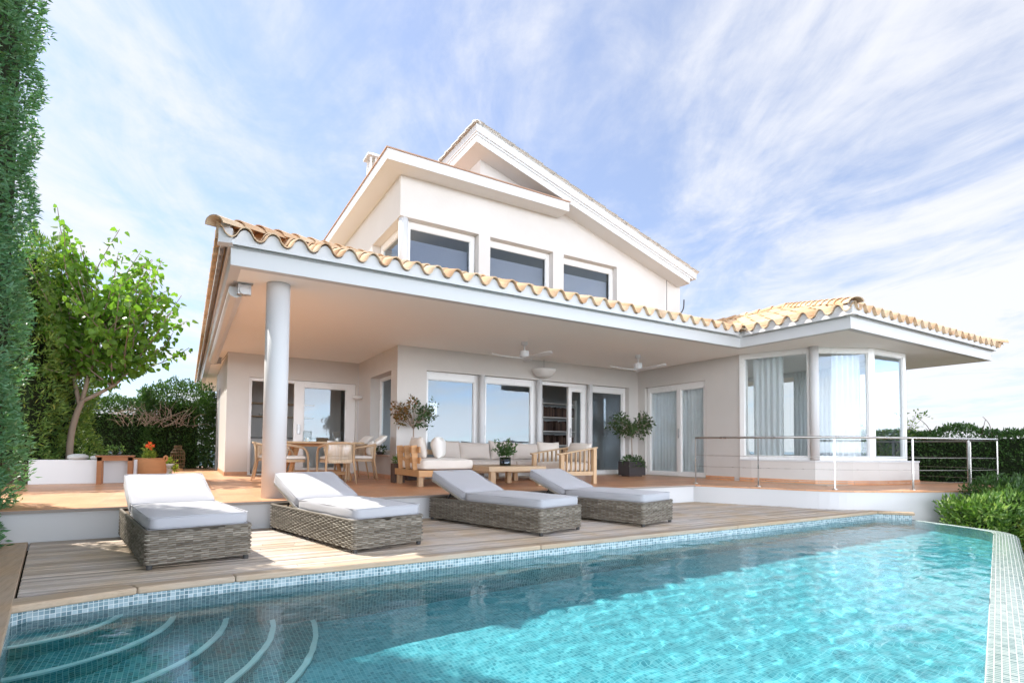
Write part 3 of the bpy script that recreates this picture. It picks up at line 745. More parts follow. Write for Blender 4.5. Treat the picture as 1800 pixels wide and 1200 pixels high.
mb = MB(); mb.box(13.95,10.5,0.44,14.15,15.7,H); mb.build('wall', 'plaster', V)

def glazing(name, p0, p1, z0, z1, fw=0.07, depth=0.07, parent=V, mat='white_frame', gmat='window_glass', inset=0.0, top=None, bot=None, gside=0.5, handle=False):
    """a framed pane from p0 to p1 (xy); depth runs to the left of the direction (into the house)"""
    p0, p1 = Vector(p0).to_3d(), Vector(p1).to_3d(); L = (p1-p0).length; d = (p1-p0)/L; n = Vector((-d.y, d.x, 0)); p0 = p0+n*inset
    top = fw if top is None else top; bot = fw if bot is None else bot
    mb = MB()
    def bx(a, b, c, e, k0, k1, M_=None):
        q = [p0+d*u+n*k+Vector((0,0,z)) for z in (c, e) for (u, k) in ((a,k0),(b,k0),(b,k1),(a,k1))]
        (M_ or mb).add(q, [(0,3,2,1),(4,5,6,7),(0,1,5,4),(1,2,6,5),(2,3,7,6),(3,0,4,7)], 0.5)
    bx(0, fw, z0, z1, 0, depth); bx(L-fw, L, z0, z1, 0, depth)
    bx(fw, L-fw, z1-top, z1, 0, depth); bx(fw, L-fw, z0, z0+bot, 0, depth)
    # thin dark-gap bead round the pane
    g = 0.018
    bx(fw, fw+g, z0+bot, z1-top, depth*.25, depth*.8); bx(L-fw-g, L-fw, z0+bot, z1-top, depth*.25, depth*.8)
    bx(fw+g, L-fw-g, z1-top-g, z1-top, depth*.25, depth*.8); bx(fw+g, L-fw-g, z0+bot, z0+bot+g, depth*.25, depth*.8)
    w = mb.build(name, mat, parent, bevel=0.004)
    pm = MB(); bx(fw+g*.6, L-fw-g*.6, z0+bot+g*.6, z1-top-g*.6, depth*gside-0.004, depth*gside+0.004, pm); pm.build('pane', gmat, w)
    if handle:
        hm = MB(); bx(fw*0.35, fw*0.65, 0.95, 1.18, -0.035, -0.015, hm); bx(fw*0.42, fw*0.58, 1.0, 1.03, -0.02, 0.001, hm); bx(fw*0.42, fw*0.58, 1.10, 1.13, -0.02, 0.001, hm); hm.build('handle', 'grey_metal', w, bevel=0.004)
    return w
# bay windows
for (a, b, fw) in ((BAYP[0], BAYP[1], 0.10), (BAYP[1], BAYP[2], 0.085), (BAYP[2], BAYP[3], 0.085), (BAYP[3], BAYP[4], 0.09), (BAYP[4], BAYP[5], 0.09)):
    glazing('bay_window', a, b, 0.476, H-0.002, fw, 0.09, top=0.10, bot=0.07)
def post(name, x, y, r, z0, z1, mat='white_paint'):
    mb = MB(); mb.tube([(x,y,z0),(x,y,z1)], r, 24); return mb.build(name, mat, V, smooth=False)
def smooth_post(name, x, y, r, z0, z1, mat='white_paint'):
    o = post(name, x, y, r, z0, z1, mat); o.data.polygons.foreach_set('use_smooth', [len(p.vertices) == 4 for p in o.data.polygons]); return o
smooth_post('column', 10.775, 6.065, 0.085, 0.476, H)
# porch column and the slim columns between the sliding doors
smooth_post('column', 0.985, 7.46, 0.145, -0.001, H)
for x in (5.655, 7.205, 8.745): smooth_post('column', x, 10.565, 0.07, 0.0, 2.284)
# sliding doors of the back wall (set back in the opening)
Yd = 10.66
glazing('sliding_door', (4.32,Yd), (5.60,Yd), 0.02, 2.284, 0.085, 0.10, top=0.16)
glazing('sliding_door', (5.72,Yd), (7.14,Yd), 0.02, 2.284, 0.10, 0.10, top=0.14, handle=True)
glazing('sliding_door', (8.16,Yd+0.02), (8.69,Yd+0.02), 0.02, 2.20, 0.10, 0.08, top=0.09, handle=True)
for za, zb in ((2.201,2.284),(0.0145,0.019)):
    mb = MB(); mb.box(7.27,Yd,za,8.69,Yd+0.12,zb); mb.build('door_track', 'white_frame', V)
glazing('sliding_door', (8.80,Yd), (10.035,Yd), 0.02, 2.284, 0.09, 0.10, top=0.15, bot=0.09)
for x in (5.601,7.141,8.691):
    mb = MB(); mb.box(x, Yd-0.002, 0.0, x+0.106, Yd+0.098, 2.282); mb.build('door_jamb', 'white_frame', V)
# sliding doors of the right wall
glazing('sliding_door', (10.45,10.26), (10.45,9.20), 0.02, 2.284, 0.09, 0.09, top=0.13, bot=0.09)
glazing('sliding_door', (10.43,9.24), (10.43,8.37), 0.02, 2.284, 0.10, 0.09, top=0.14, bot=0.10, handle=True)
# kitchen door and window beside the dining table
mb = MB(); mb.box(1.211,13.46,0,1.27,13.58,2.218); mb.box(1.27,13.46,2.15,3.62,13.58,2.218); mb.box(1.27,13.46,0.0145,3.6,13.58,0.03); mb.build('door_frame', 'white_frame', V)
glazing('sliding_door', (2.18,13.44), (3.615,13.44), 0.02, 2.19, 0.22, 0.09, top=0.115, bot=0.12, handle=True)
glazing('window', (3.90,12.37), (3.90,10.93), 0.52, 2.27, 0.06, 0.07)
mb = MB(); mb.box(3.64,10.93,0.462,3.90,12.38,0.499); mb.build('window_sill', 'sill_stone', V, bevel=0.006)
mb = MB(); mb.box(3.668,13.372,0.09,3.679,13.392,H); mb.build('downpipe', 'white_paint', V)

# ---- porch ceiling, fascias
CE = [(XL+.02,YF+.02),(9.69,YF+.02),(9.69,4.83),(15.70,4.83),(15.70,17.9),(14.3,17.9),(14.3,23.4),(XL+.02,23.4)]
mb = MB(); mb.prism(CE, H, H+0.06); mb.build('porch_ceiling', 'ceiling_white', V)
FL = [(XL,23.4),(XL,YF),(9.67,YF),(9.67,4.81),(15.72,4.81),(15.72,17.9)]
def strip(poly, z0, z1, t, k, name, mat='white_paint'):
    a, b = offs(poly, k), offs(poly, k-t); mb = MB()
    for i in range(len(poly)-1):
        q = [a[i], a[i+1], b[i+1], b[i]]; mb.prism(q, z0, z1)
    return mb.build(name, mat, V)
def miter(poly, k):
    P = [Vector(p) for p in poly]; out = []
    for i in range(len(P)):
        ns = []
        for a, b in ((i-1,i),(i,i+1)):
            if 0 <= a and b < len(P): dd = (P[b]-P[a]).normalized(); ns.append(Vector((dd.y,-dd.x)))
        if len(ns) == 1: out.append(tuple(P[i]+ns[0]*k))
        else:
            m_ = (ns[0]+ns[1]).normalized(); out.append(tuple(P[i]+m_*(k/max(.2, m_.dot(ns[0])))))
    return out
offs_old = offs
def fascia(k, t, z0, z1):
    a, b = miter(FL, k), miter(FL, k-t); n = len(a); vs = []; fs = []
    for q, z in ((a,z0),(a,z1),(b,z1),(b,z0)): vs += [(x,y,z) for x,y in q]
    for i in range(n-1):
        for r0, r1 in ((0,1),(1,2),(2,3),(3,0)): fs.append((r0*n+i, r0*n+i+1, r1*n+i+1, r1*n+i))
    fs += [(0,n,2*n,3*n), (3*n+n-1,2*n+n-1,n+n-1,n-1)]
    return vs, fs
# FL runs with the outside on its right-hand side -> negative offset moves outwards
mb = MB(); mb.add(*fascia(0.0, 0.12, H-0.001, 2.955)); mb.add(*fascia(0.032, 0.20, 2.956, 3.07)); mb.build('fascia', 'white_paint', V, bevel=0.004)

# ---- barrel-tile roofs
def tiled(name, s0, s1, place, lo, hi, pitch=0.30, course=0.38, seed=0, mat='roof_tile', amp=0.068, th=0.016, parent=V, fill=None):
    """place(s, t, h) -> xyz; s along the eave, t up the slope (horizontal metres), h above the roof plane. lo(s) <= t <= hi(s)"""
    rg = random.Random(seed); K = 10; n = int(math.ceil((s1-s0)/pitch*K)); ss = [s0+(s1-s0)*i/n for i in range(n+1)]
    def prof(s):
        a = math.cos(2*math.pi*(s-s0)/pitch); return amp*(abs(a)**0.72)*(1 if a > 0 else -1)
    vs, fs, rn = [], [], []; tmax = max(hi(s) for s in ss); c = 0; tints = {}
    while c*course < tmax:
        ta, tb = c*course-0.0, (c+1)*course+0.03
        ids = []
        for s in ss:
            l, h_ = lo(s), hi(s); a, b = max(ta, l), min(tb, h_)
            a = min(a, h_); b = max(b, a)
            z = prof(s); la = 0.028*(1-(a-ta)/(tb-ta)); lb = 0.028*(1-(b-ta)/(tb-ta)); k = len(vs)
            jig = 0.012*math.sin(12.9898*round((s-s0)/pitch*2)+c*4.1); z += 0.005*math.sin(7.31*round((s-s0)/pitch*2)+c*2.3)
            vs.extend([place(s,a-jig*(l<ta),z+la+th), place(s,b,z+lb+th), place(s,a-jig*(l<ta),z+la), place(s,b,z+lb)]); ids.append((k, b-a))
        for i in range(n):
            (k0, d0), (k1, d1) = ids[i], ids[i+1]
            if d0 < 1e-4 and d1 < 1e-4: continue
            key = (int(round((ss[i]-s0)/pitch*2+0.01)), c)
            if key not in tints: tints[key] = rg.random()
            fs += [(k0,k1,k1+1,k0+1), (k0+2,k0+3,k1+3,k1+2), (k0,k0+2,k1+2,k1)]; rn += [tints[key]]*3
        c += 1
    o = mesh_obj(name, vs, fs, mat, parent, rnd=rn, smooth=False)
    o.data.polygons.foreach_set('use_smooth', [i % 3 != 2 for i in range(len(fs))])
    if fill:                                                  # mortar closing the hollows behind the tile ends
        vs, fs = [], []; S_ = [s for s in ss if fill[0] <= s <= fill[1]]
        for s in S_:
            for t in (0.055, 0.10):
                p = place(s, t, prof(s)+0.004); vs += [(p[0],p[1],2.96), p]
        for i in range(len(S_)-1):
            a, b = i*4, i*4+4; fs += [(a,b,b+1,a+1), (a+2,a+3,b+3,b+2), (a+1,b+1,b+3,a+3)]
        mesh_obj('eave_mortar', vs, fs, 'white_paint', o)
    return o
SL = 0.345; Z0 = 3.055; E0 = 0.16                              # slope, tile plane at the eave, eave overhang beyond the fascia
xe, ye, xb, yb_, xr = XL-E0, YF-E0, 9.67-E0, 4.81-E0, 15.72+E0
front = tiled('porch_roof', xe+0.0, 12.9, lambda s,t,h: (s, ye+t, Z0+SL*t+h), lambda s: max(0, s-xb), lambda s: min(3.75, s-xe), seed=1, fill=(xe+0.1, xb-0.02))
left = tiled('porch_roof', ye, 23.4, lambda s,t,h: (xe+t, s, Z0+SL*t+h), lambda s: 0, lambda s: min(3.45, s-ye), seed=2, fill=(ye+0.1, 23.3))
bayl = tiled('bay_roof', yb_, 10.2, lambda s,t,h: (xb+t, s, Z0+SL*t+h), lambda s: max(0, s-ye), lambda s: min(3.16, s-yb_), seed=3, fill=(yb_+0.1, ye-0.02))
bayf = tiled('bay_roof', xb, xr, lambda s,t,h: (s, yb_+t, Z0+SL*t+h), lambda s: 0, lambda s: min(s-xb, xr-s), seed=4, fill=(xb+0.1, xr-0.1))
bayr = tiled('bay_roof', yb_, 17.9, lambda s,t,h: (xr-t, s, Z0+SL*t+h), lambda s: 0, lambda s: min(3.16, s-yb_), seed=5)
bayk = tiled('bay_roof', 10.2, 17.9, lambda s,t,h: (xb+t, s, Z0+SL*t+h), lambda s: 2.5, lambda s: 3.16, seed=6)
# roof boards under the tiles
mb = MB(); UB = -0.10
def quad(mb, pts, t=0.05): mb.extrude(pts, (0,0,-t))
def RP(x, y, t): return (x, y, Z0+SL*t+UB)
g = 0.16
quad(mb, [RP(xe+g,ye+g,g), RP(xb+g,ye+g,g), RP(xb+3.75,ye+3.75,3.75), RP(xe+3.45,ye+3.75,3.75), RP(xe+3.45,ye+3.45,3.45)])
quad(mb, [RP(xe+g,ye+g,g), RP(xe+3.45,ye+3.45,3.45), RP(xe+3.45,23.4,3.45), RP(xe+g,23.4,g)])
quad(mb, [RP(xb+g,yb_+g,g), RP(xb+3.16,yb_+3.16,3.16), RP(xb+3.16,17.9,3.16), RP(xb+g,17.9,g)])
quad(mb, [RP(xb+g,yb_+g,g), RP(xr-g,yb_+g,g), RP(xr-3.16,yb_+3.16,3.16), RP(xb+3.16,yb_+3.16,3.16)])
quad(mb, [RP(xr-g,yb_+g,g), RP(xr-g,17.9,g), RP(xr-3.16,17.9,3.16), RP(xr-3.16,yb_+3.16,3.16)])
mb.build('roof_board', 'white_paint', V)
# ridge, hip and corner tiles
def ridge(p, q, r=0.115, step=0.36, mat='roof_tile', name='ridge_tiles', parent=None, lift=0.0):
    p, q = Vector(p), Vector(q); L = (q-p).length; d = (q-p)/L; a = d.cross(Vector((0,0,1))).normalized(); u = a.cross(d).normalized()
    mb = MB(); n = int(math.ceil(L/step))
    for i in range(n):
        s, e = i*step, min((i+1)*step+0.04, L); vs, fs = [], []
        for t, rr_, up in ((s, r*1.06, 0.022), (e, r*0.92, 0.0)):
            for inner in (0, 1):
                R_ = rr_-0.016*inner
                for k in range(9):
                    th = math.pi*k/8; vs.append(p+d*t+a*(R_*math.cos(th))+u*(R_*0.8*math.sin(th)+up+lift))
        for k in range(8):
            fs += [(k,k+1,18+k+1,18+k), (9+k,27+k,27+k+1,9+k+1), (k,9+k,9+k+1,k+1), (18+k,18+k+1,27+k+1,27+k)]
        mb.add(vs, fs)
    o = mb.build(name, mat, parent or V, smooth=False); return o
cz = Z0+0.05
ridge((xe-0.02,ye-0.02,cz), (xe+3.45,ye+3.45,cz+SL*3.45), parent=front)
ridge((xb-0.02,yb_-0.02,cz), (xb+3.16,yb_+3.16,cz+SL*3.16), parent=bayf)
ridge((xr+0.02,yb_-0.02,cz), (xr-3.16,yb_+3.16,cz+SL*3.16), parent=bayf)
ridge((xb+3.16,yb_+3.12,cz+SL*3.16), (xb+3.16,17.9,cz+SL*3.16), parent=bayl)
# white mortar wedge closing each hip end
for x, y in ((xe+0.075,ye+0.075),(xb+0.075,yb_+0.075)):
    mb = MB(); mb.extrude([(x-0.05,y+0.13,2.96),(x-0.05,y-0.012,2.96),(x+0.09,y-0.05,2.96),(x+0.12,y+0.12,2.96)], (0,0,0.17))
    mb.extrude([(x-0.01,y+0.08,3.13),(x-0.03,y-0.0,3.13),(x+0.06,y-0.03,3.13),(x+0.09,y+0.08,3.13)], (0,0,0.06))
    mb.build('hip_end', 'white_paint', V)
# dark lead valley beside the bay roof
ridge((xb-0.03,ye-0.03,Z0-0.06), (xb+0.42,ye+0.42,Z0+0.06), r=0.09, parent=bayl, name='valley_tile')

# ---- upper storey
wz = 5.44
mb = MB(); wall_grid(mb, (3.68,10.53), (12.0,10.53), 0.22, 3.9, wz, [(-0.1,1.84,4.05,9),(2.13,3.88,4.05,9),(4.20,5.94,4.05,9)]); mb.build('wall', 'plaster', V)
mb = MB(); mb.extrude([(3.68,10.53,wz),(11.75,10.53,wz),(5.53,10.53,7.32),(5.53,10.53,6.35),(3.68,10.53,6.35)], (0,0.22,0)); mb.build('wall', 'plaster', V)
mb = MB(); wall_grid(mb, (3.68,16.0), (3.68,10.752), 0.22, 3.9, 6.35, [(3.55,9,4.05,wz)]); mb.build('wall', 'plaster', V)
mb = MB(); mb.box(5.53,10.752,6.5,5.70,16.0,7.35); mb.build('wall', 'plaster', V)
mb = MB(); mb.box(11.8,10.752,3.9,12.0,16.0,5.35); mb.box(3.68,16.0,3.9,12.0,16.2,6.4); mb.build('wall', 'plaster', V)
smooth_post('column', 3.795, 10.64, 0.10, 4.0, wz)
for a, b in ((3.86,5.50),(5.80,7.58),(7.87,9.64)):
    uw = glazing('upper_window', (a,10.70), (b,10.70), 4.05, wz-0.002, 0.10, 0.08, top=0.13)
    mb = MB(); zz = 4.10
    while zz < 5.06: mb.extrude([(a+0.11,10.86,zz),(a+0.11,10.845,zz+0.045),(a+0.11,10.848,zz+0.047),(a+0.11,10.863,zz+0.002)], (b-a-0.22,0,0)); zz += 0.05
    mb.build('blind', 'blind_grey', uw)
glazing('upper_window', (3.88,12.43), (3.88,10.80), 4.05, wz-0.002, 0.10, 0.08, top=0.13)
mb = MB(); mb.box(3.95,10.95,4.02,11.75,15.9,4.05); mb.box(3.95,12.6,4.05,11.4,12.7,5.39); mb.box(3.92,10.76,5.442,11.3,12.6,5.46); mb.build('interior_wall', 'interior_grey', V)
# flat roof over the left part: soffit slab, plain edge, thin tile drip
fr_ = MB(); fr_.box(3.24,10.08,6.30,7.70,16.3,6.515); flat = fr_.build('flat_roof', 'white_paint', V, bevel=0.004)
mb = MB(); mb.box(3.215,10.055,6.516,7.725,16.3,6.54); mb.build('drip_edge', 'edge_tile', flat)
# mono-pitch gable roof
gs = -0.295
def gz(x): return 7.24+gs*(x-5.197)
mb = MB()
mb.extrude([(5.20,10.08,gz(5.20)),(11.90,10.08,gz(11.9)),(11.90,10.08,gz(11.9)+0.15),(5.20,10.08,gz(5.2)+0.15)], (0,6.2,0))
mb.extrude([(5.17,10.035,gz(5.17)+0.20),(12.10,10.035,gz(12.1)+0.20),(12.10,10.035,gz(12.1)+0.365),(5.17,10.035,gz(5.17)+0.365)], (0,6.3,0))
mb.extrude([(5.185,10.06,gz(5.185)+0.1495),(12.0,10.06,gz(12.0)+0.1495),(12.0,10.06,gz(12.0)+0.2005),(5.185,10.06,gz(5.185)+0.2005)], (0,6.25,0))
gr_ = mb.build('gable_roof', 'white_paint', V, bevel=0.005)
tiled('gable_tiles', 10.02, 16.2, lambda s,t,h: (12.22-t, s, gz(12.22)+0.395+0.295*t+h), lambda s: 0, lambda s: 7.02, seed=8, amp=0.032, parent=gr_, mat='white_tile')
ridge((5.18,16.2,gz(5.18)+0.36), (5.18,10.0,gz(5.18)+0.36), r=0.085, mat='white_tile', parent=gr_)
# chimney with vented cap
mb = MB(); mb.box(4.03,13.98,6.52,4.35,14.30,8.12)
for x in (4.03,4.30):
    for y in (13.98,14.25): mb.box(x,y,8.12,x+0.05,y+0.05,8.42)
mb.box(4.17,13.98,8.12,4.21,14.30,8.42)
ch = mb.build('chimney', 'plaster', V)
mb = MB(); mb.extrude([(3.95,13.90,8.42),(4.43,13.90,8.42),(4.43,14.38,8.42),(3.95,14.38,8.42)], (0,0,0.05)); mb.add([(3.97,13.92,8.47),(4.41,13.92,8.47),(4.41,14.36,8.47),(3.97,14.36,8.47),(4.19,14.14,8.62)], [(0,1,4),(1,2,4),(2,3,4),(3,0,4),(3,2,1,0)]); mb.build('cap', 'white_paint', ch)

# ================================================================== FURNITURE ON THE DECK AND PORCH
# ---- woven sun loungers
def weave(mb, path, z0, z1, pitch=0.058, rows=15, amp=0.0080, rg=random):
    """horizontal strands running round a closed path, going in front of and behind upright stakes"""
    P = [Vector(p).to_3d() for p in path]; P.append(P[0]); L = [0]
    for a, b in zip(P, P[1:]): L.append(L[-1]+(b-a).length)
    n = int(L[-1]/(pitch/4)); n -= n % 8; step = L[-1]/n; pts, nr = [], []
    j = 0
    for i in range(n):
        s = i*step
        while L[j+1] < s: j += 1
        d = (P[j+1]-P[j]).normalized(); pts.append(P[j]+d*(s-L[j])); nr.append(Vector((d.y,-d.x,0)))
    dz = (z1-z0)/rows
    for r in range(rows):
        tone = rg.random(); zc = z0+(r+0.5)*dz; vs, fs = [], []
        for i in range(n):
            off = amp*math.sin(2*math.pi*(i/8.0)+math.pi*(r % 2)); jz = 0.0012*math.sin(i*1.7+r)
            for k, (h, o) in enumerate(((-0.5,-0.002),(-0.25,0.0035),(0.25,0.0035),(0.5,-0.002))):
                vs.append(pts[i]+nr[i]*(off+o)+Vector((0,0,zc+h*dz*0.86+jz)))
        for i in range(n):
            i2 = (i+1) % n
            for k in range(3): fs.append((i*4+k, i2*4+k, i2*4+k+1, i*4+k+1))
        k0 = len(mb.v); mb.v += [tuple(v) for v in vs]; mb.f += [tuple(q+k0 for q in f) for f in fs]
        seg = [min(1, max(0, tone*0.45+0.55*rg.random())) for _ in range(n//4+2)]
        for i in range(n): mb.r += [seg[i//4]]*3
def make_lounger():
    t = root('sun_lounger', 'x', 'sun lounger', group='woven sun loungers along the pool')
    w, l = 0.385, 0.99; c = 0.03; rg = random.Random(11)
    path = [(-w+c,-l),(w-c,-l),(w-c*.3,-l+c*.3),(w,-l+c),(w,l-c),(w-c,l),(-w+c,l),(-w,l-c),(-w,-l+c),(-w+c*.3,-l+c*.3)]
    mb = MB(); weave(mb, path, 0.035, 0.292, rows=15, rg=rg)
    o = mesh_obj('woven_base', mb.v, mb.f, 'wicker', t, rnd=mb.r, smooth=True, local=True)
    ib = MB(); ib.prism([(x*0.985,y*0.99) for x,y in path], 0.045, 0.275); ib.build('inner_frame', 'rattan_dark', t, local=True)
    rm = MB(); pr = [Vector((x*0.985, y*0.993, 0.292)) for x,y in path]; rm.tube(pr+[pr[0],pr[1]], 0.014, 8)
    rm.build('top_rim', 'wicker', t, local=True, smooth=True)
    for sx in (-1,1):
        for sy in (-1,1):
            fm = MB(); fm.lathe([(0.0,0.0),(0.022,0.0),(0.024,0.04),(0.02,0.05)], (sx*(w-0.035), sy*(l-0.035), 0), 10); fm.build('foot', 'dark_metal', t, local=True)
    piping(soft_box('seat_pad', 0.74, 1.27, 0.115, 'fabric_grey', t, (0,-0.335,0.292), puff=0.012, r=0.035, seed=3), 0.74, 1.27, 0.115, 'fabric_grey')
    A = rad(21); hy = 0.30
    bp = MB(); d = Vector((0,math.cos(A),math.sin(A))); 
    for sx in (-1,1): bp.bar(Vector((sx*0.345,hy,0.285)), Vector((sx*0.345,hy,0.285))+d*0.70, 0.035, 0.030)
    for k in (0.06,0.35,0.685): bp.bar(Vector((-0.345,hy,0.285))+d*k, Vector((0.345,hy,0.285))+d*k, 0.035, 0.028)
    bp.add([Vector((-0.33,hy,0.29))+d*0.02, Vector((0.33,hy,0.29))+d*0.02, Vector((0.33,hy,0.29))+d*0.69, Vector((-0.33,hy,0.29))+d*0.69,
            Vector((-0.33,hy,0.30))+d*0.02, Vector((0.33,hy,0.30))+d*0.02, Vector((0.33,hy,0.30))+d*0.69, Vector((-0.33,hy,0.30))+d*0.69], [(3,2,1,0),(4,5,6,7),(0,1,5,4),(1,2,6,5),(2,3,7,6),(3,0,4,7)])
    bp.build('back_frame', 'wicker', t, local=True)
    piping(soft_box('back_pad', 0.74, 0.72, 0.115, 'fabric_grey', t, tuple(Vector((0,hy+0.015,0.300))+d*0.365), (A,0,0), puff=0.012, r=0.035, seed=5), 0.74, 0.72, 0.115, 'fabric_grey')
    for sx in (-1,1):
        st = MB(); st.tube([Vector((sx*0.30,hy+0.40,0.27)), Vector((sx*0.30,hy,0.285))+d*0.33], 0.011, 8); st.build('prop', 'dark_metal', t, local=True)
    return t
LG = make_lounger()
def lounger_at(o, fl, deg, label):
    a = rad(deg); R = Matrix.Rotation(a, 2); c = Vector(fl) - R @ Vector((-0.385,-0.99)); loc = (c.x, c.y, ZD+0.003)
    if o is None: return dup(LG, loc, a, label)
    o.location = loc; o.rotation_euler = (0,0,a); o['label'] = label
lounger_at(None, (1.335,4.925), 13.5, 'woven grey lounger lit by sun, standing in front of the round porch column')
lounger_at(None, (3.405,4.935), 16.0, 'shaded woven lounger on the deck in front of the corner sofa')
lounger_at(None, (4.955,4.925), 15.0, 'shaded woven lounger standing closest to the curved white retaining wall')
lounger_at(LG, (-0.245,5.015), 9.5, 'woven lounger nearest the entry steps, flecked with leaf shadow')

# ---- scatter cushions
def cushion(loc, rz, tilt, w, h, t, mat, label, seed):
    o = pillow_mesh('cushion', w, h, t, mat, seed); o.location = loc; o.rotation_euler = (tilt, 0, rz)
    return tag(o, label, 'cushion', 'loose cushions on the porch seats')

# ---- corner sofa: deep left seat with slatted side, long run against the house
SF = root('corner_sofa', 'low oak corner sofa with cream pads and a slatted side, below the sliding doors', 'sofa', (5.2, 9.4, 0))
def part(name, mb, mat, parent, bevel=0.006): return mb.build(name, mat, parent, bevel=bevel)
SX0, SX1, SY0, SY1 = 3.34, 4.38, 8.42, 9.62
mb = MB(); mb.box(SX0,SY0,0.165,SX1,SY0+0.05,0.275); mb.box(SX0,SY0+0.051,0.165,SX0+0.05,SY1,0.275); mb.box(SX1-0.05,SY0+0.051,0.165,SX1,SY1,0.275)
for k in range(7): mb.box(SX0+0.051,SY0+0.07+k*0.165,0.235,SX1-0.051,SY0+0.17+k*0.165,0.262)
part('seat_frame', mb, 'teak', SF)
for x, y in ((SX0+0.02,SY0+0.05),(SX1-0.12,SY0+0.03),(SX0+0.02,SY1-0.14)):
    mb = MB(); mb.box(x,y,0,x+0.085,y+0.085,0.164); part('leg', mb, 'oak_upright', SF)
for k, yy in enumerate((8.64, 8.98, 9.34)):
    mb = MB(); mb.bar((SX0+0.045,yy+0.05,0.276),(SX0+0.005,yy+0.05,0.695),0.095,0.05,(0,1,0),0.105,0.05); part('slat', mb, 'teak', SF)
for zz, xo in ((0.62,0.045),(0.44,0.06)):
    mb = MB(); mb.box(SX0+xo,SY0+0.12,zz-0.055,SX0+xo+0.03,SY1-0.06,zz+0.05); part('rail', mb, 'teak', SF)
soft_box('seat_pad', 0.97, 1.16, 0.185, 'fabric_cream', SF, (SX0+0.55-5.2,SY0+0.595-9.4,0.278), puff=0.015, r=0.045, seed=9)
LX0, LX1, LY0, LY1 = 4.385, 7.30, 9.36, 10.28
mb = MB(); mb.box(LX0,LY0,0.165,LX1,LY0+0.05,0.255); mb.box(LX0,LY1-0.05,0.165,LX1,LY1,0.255); mb.box(LX1-0.05,LY0+0.051,0.165,LX1,LY1-0.051,0.255)
for k in range(14): mb.box(LX0+0.05+k*0.205,LY0+0.052,0.225,LX0+0.19+k*0.205,LY1-0.052,0.25)
part('seat_frame', mb, 'oak', SF)
for x in (LX0+0.1, 5.8, LX1-0.15):
    for y in (LY0+0.03, LY1-0.12):
        mb = MB(); mb.box(x,y,0,x+0.085,y+0.085,0.164); part('leg', mb, 'oak_upright', SF)
mb = MB(); mb.box(3.9,LY1-0.06,0.33,LX1,LY1-0.025,0.42); mb.box(3.9,LY1-0.06,0.52,LX1,LY1-0.025,0.62); 
for x in (3.92,5.0,6.1,7.2): mb.box(x,LY1-0.024,0.20,x+0.09,LY1+0.02,0.66)
part('back_rail', mb, 'oak', SF)
for k, (a, b) in enumerate(((4.40,5.86),(5.87,7.29))):
    soft_box('seat_pad', b-a, 0.86, 0.15, 'fabric_taupe', SF, ((a+b)/2-5.2,LY0+0.44-9.4,0.256), puff=0.012, r=0.04, seed=20+k)
# back and scatter cushions
cushion((3.62,9.02,0.462), rad(84), rad(-14), 0.62, 0.40, 0.24, 'fabric_cream', 'cream cushion leaning on the slatted side of the corner sofa', 1)
cushion((3.86,8.76,0.462), rad(62), rad(-8), 0.52, 0.40, 0.26, 'fabric_white', 'plump white cushion at the open front end of the slatted sofa side', 2)
cushion((4.58,9.98,0.41), rad(3), rad(-14), 0.62, 0.41, 0.22, 'fabric_taupe', 'taupe back cushion in the inner corner of the corner sofa', 3)
cushion((5.19,9.96,0.41), rad(-3), rad(-16), 0.74, 0.38, 0.24, 'fabric_taupe', 'wide taupe back cushion between the inner corner and the vase', 4)
cushion((5.85,9.98,0.41), rad(2), rad(-12), 0.60, 0.42, 0.22, 'fabric_taupe', 'taupe back cushion directly behind the leafy vase', 5)
cushion((6.45,9.96,0.41), rad(-2), rad(-14), 0.70, 0.38, 0.23, 'fabric_taupe', 'taupe back cushion between the vase and the open door', 6)
cushion((7.02,9.86,0.41), rad(-10), rad(-16), 0.56, 0.42, 0.24, 'fabric_cream', 'pale back cushion at the armchair end of the corner sofa', 7)
# slatted armchair, facing along the house
AR = root('slatted_armchair', 'oak armchair with upright spindles under sloping arms, at the right of the low table', 'armchair', (6.36, 8.47, 0), rad(90))
def arm(sx):
    x = sx*0.455
    for (y, zt) in ((0.385,0.545),(-0.385,0.665)):
        mb = MB(); mb.box(x-0.035,y-0.04,0.0 if y < 0 else 0.165,x+0.035,y+0.04,zt); mb.build('post', 'oak_upright', AR, bevel=0.005, local=True)
    mb = MB(); mb.bar((x,0.47,0.553),(x,-0.45,0.688),0.075,0.028); mb.build('arm_rest', 'oak', AR, bevel=0.006, local=True)
    mb = MB(); mb.bar((x,0.344,0.20),(x,-0.344,0.20),0.05,0.075); mb.build('side_rail', 'oak', AR, bevel=0.005, local=True)
    for k in range(6):
        y = 0.27-0.105*k; zt = 0.545+(0.385-y)/0.77*0.12
        mb = MB(); mb.bar((x,y,0.238),(x,y,zt+0.002),0.042,0.022,(0,1,0)); mb.build('spindle', 'oak_upright', AR, bevel=0.003, local=True)
arm(-1); arm(1)
mb = MB(); mb.box(-0.419,0.33,0.165,0.419,0.38,0.235); mb.box(-0.419,-0.40,0.165,0.419,-0.36,0.235)
for k in range(6): mb.box(-0.418,-0.34+k*0.11,0.20,0.418,-0.26+k*0.11,0.222)
mb.build('seat_frame', 'oak', AR, bevel=0.005, local=True)
mb = MB()
for k in range(7): mb.bar((-0.36+k*0.12,-0.39,0.236),(-0.36+k*0.12,-0.405,0.64),0.042,0.022)
mb.bar((-0.42,-0.40,0.655),(0.42,-0.40,0.655),0.06,0.035); mb.build('back_rest', 'oak_upright', AR, bevel=0.003, local=True)
for sx in (-1,1):
    mb = MB(); mb.box(sx*0.40-0.04,0.24,0,sx*0.40+0.04,0.32,0.164); mb.build('leg', 'oak_upright', AR, bevel=0.004, local=True)
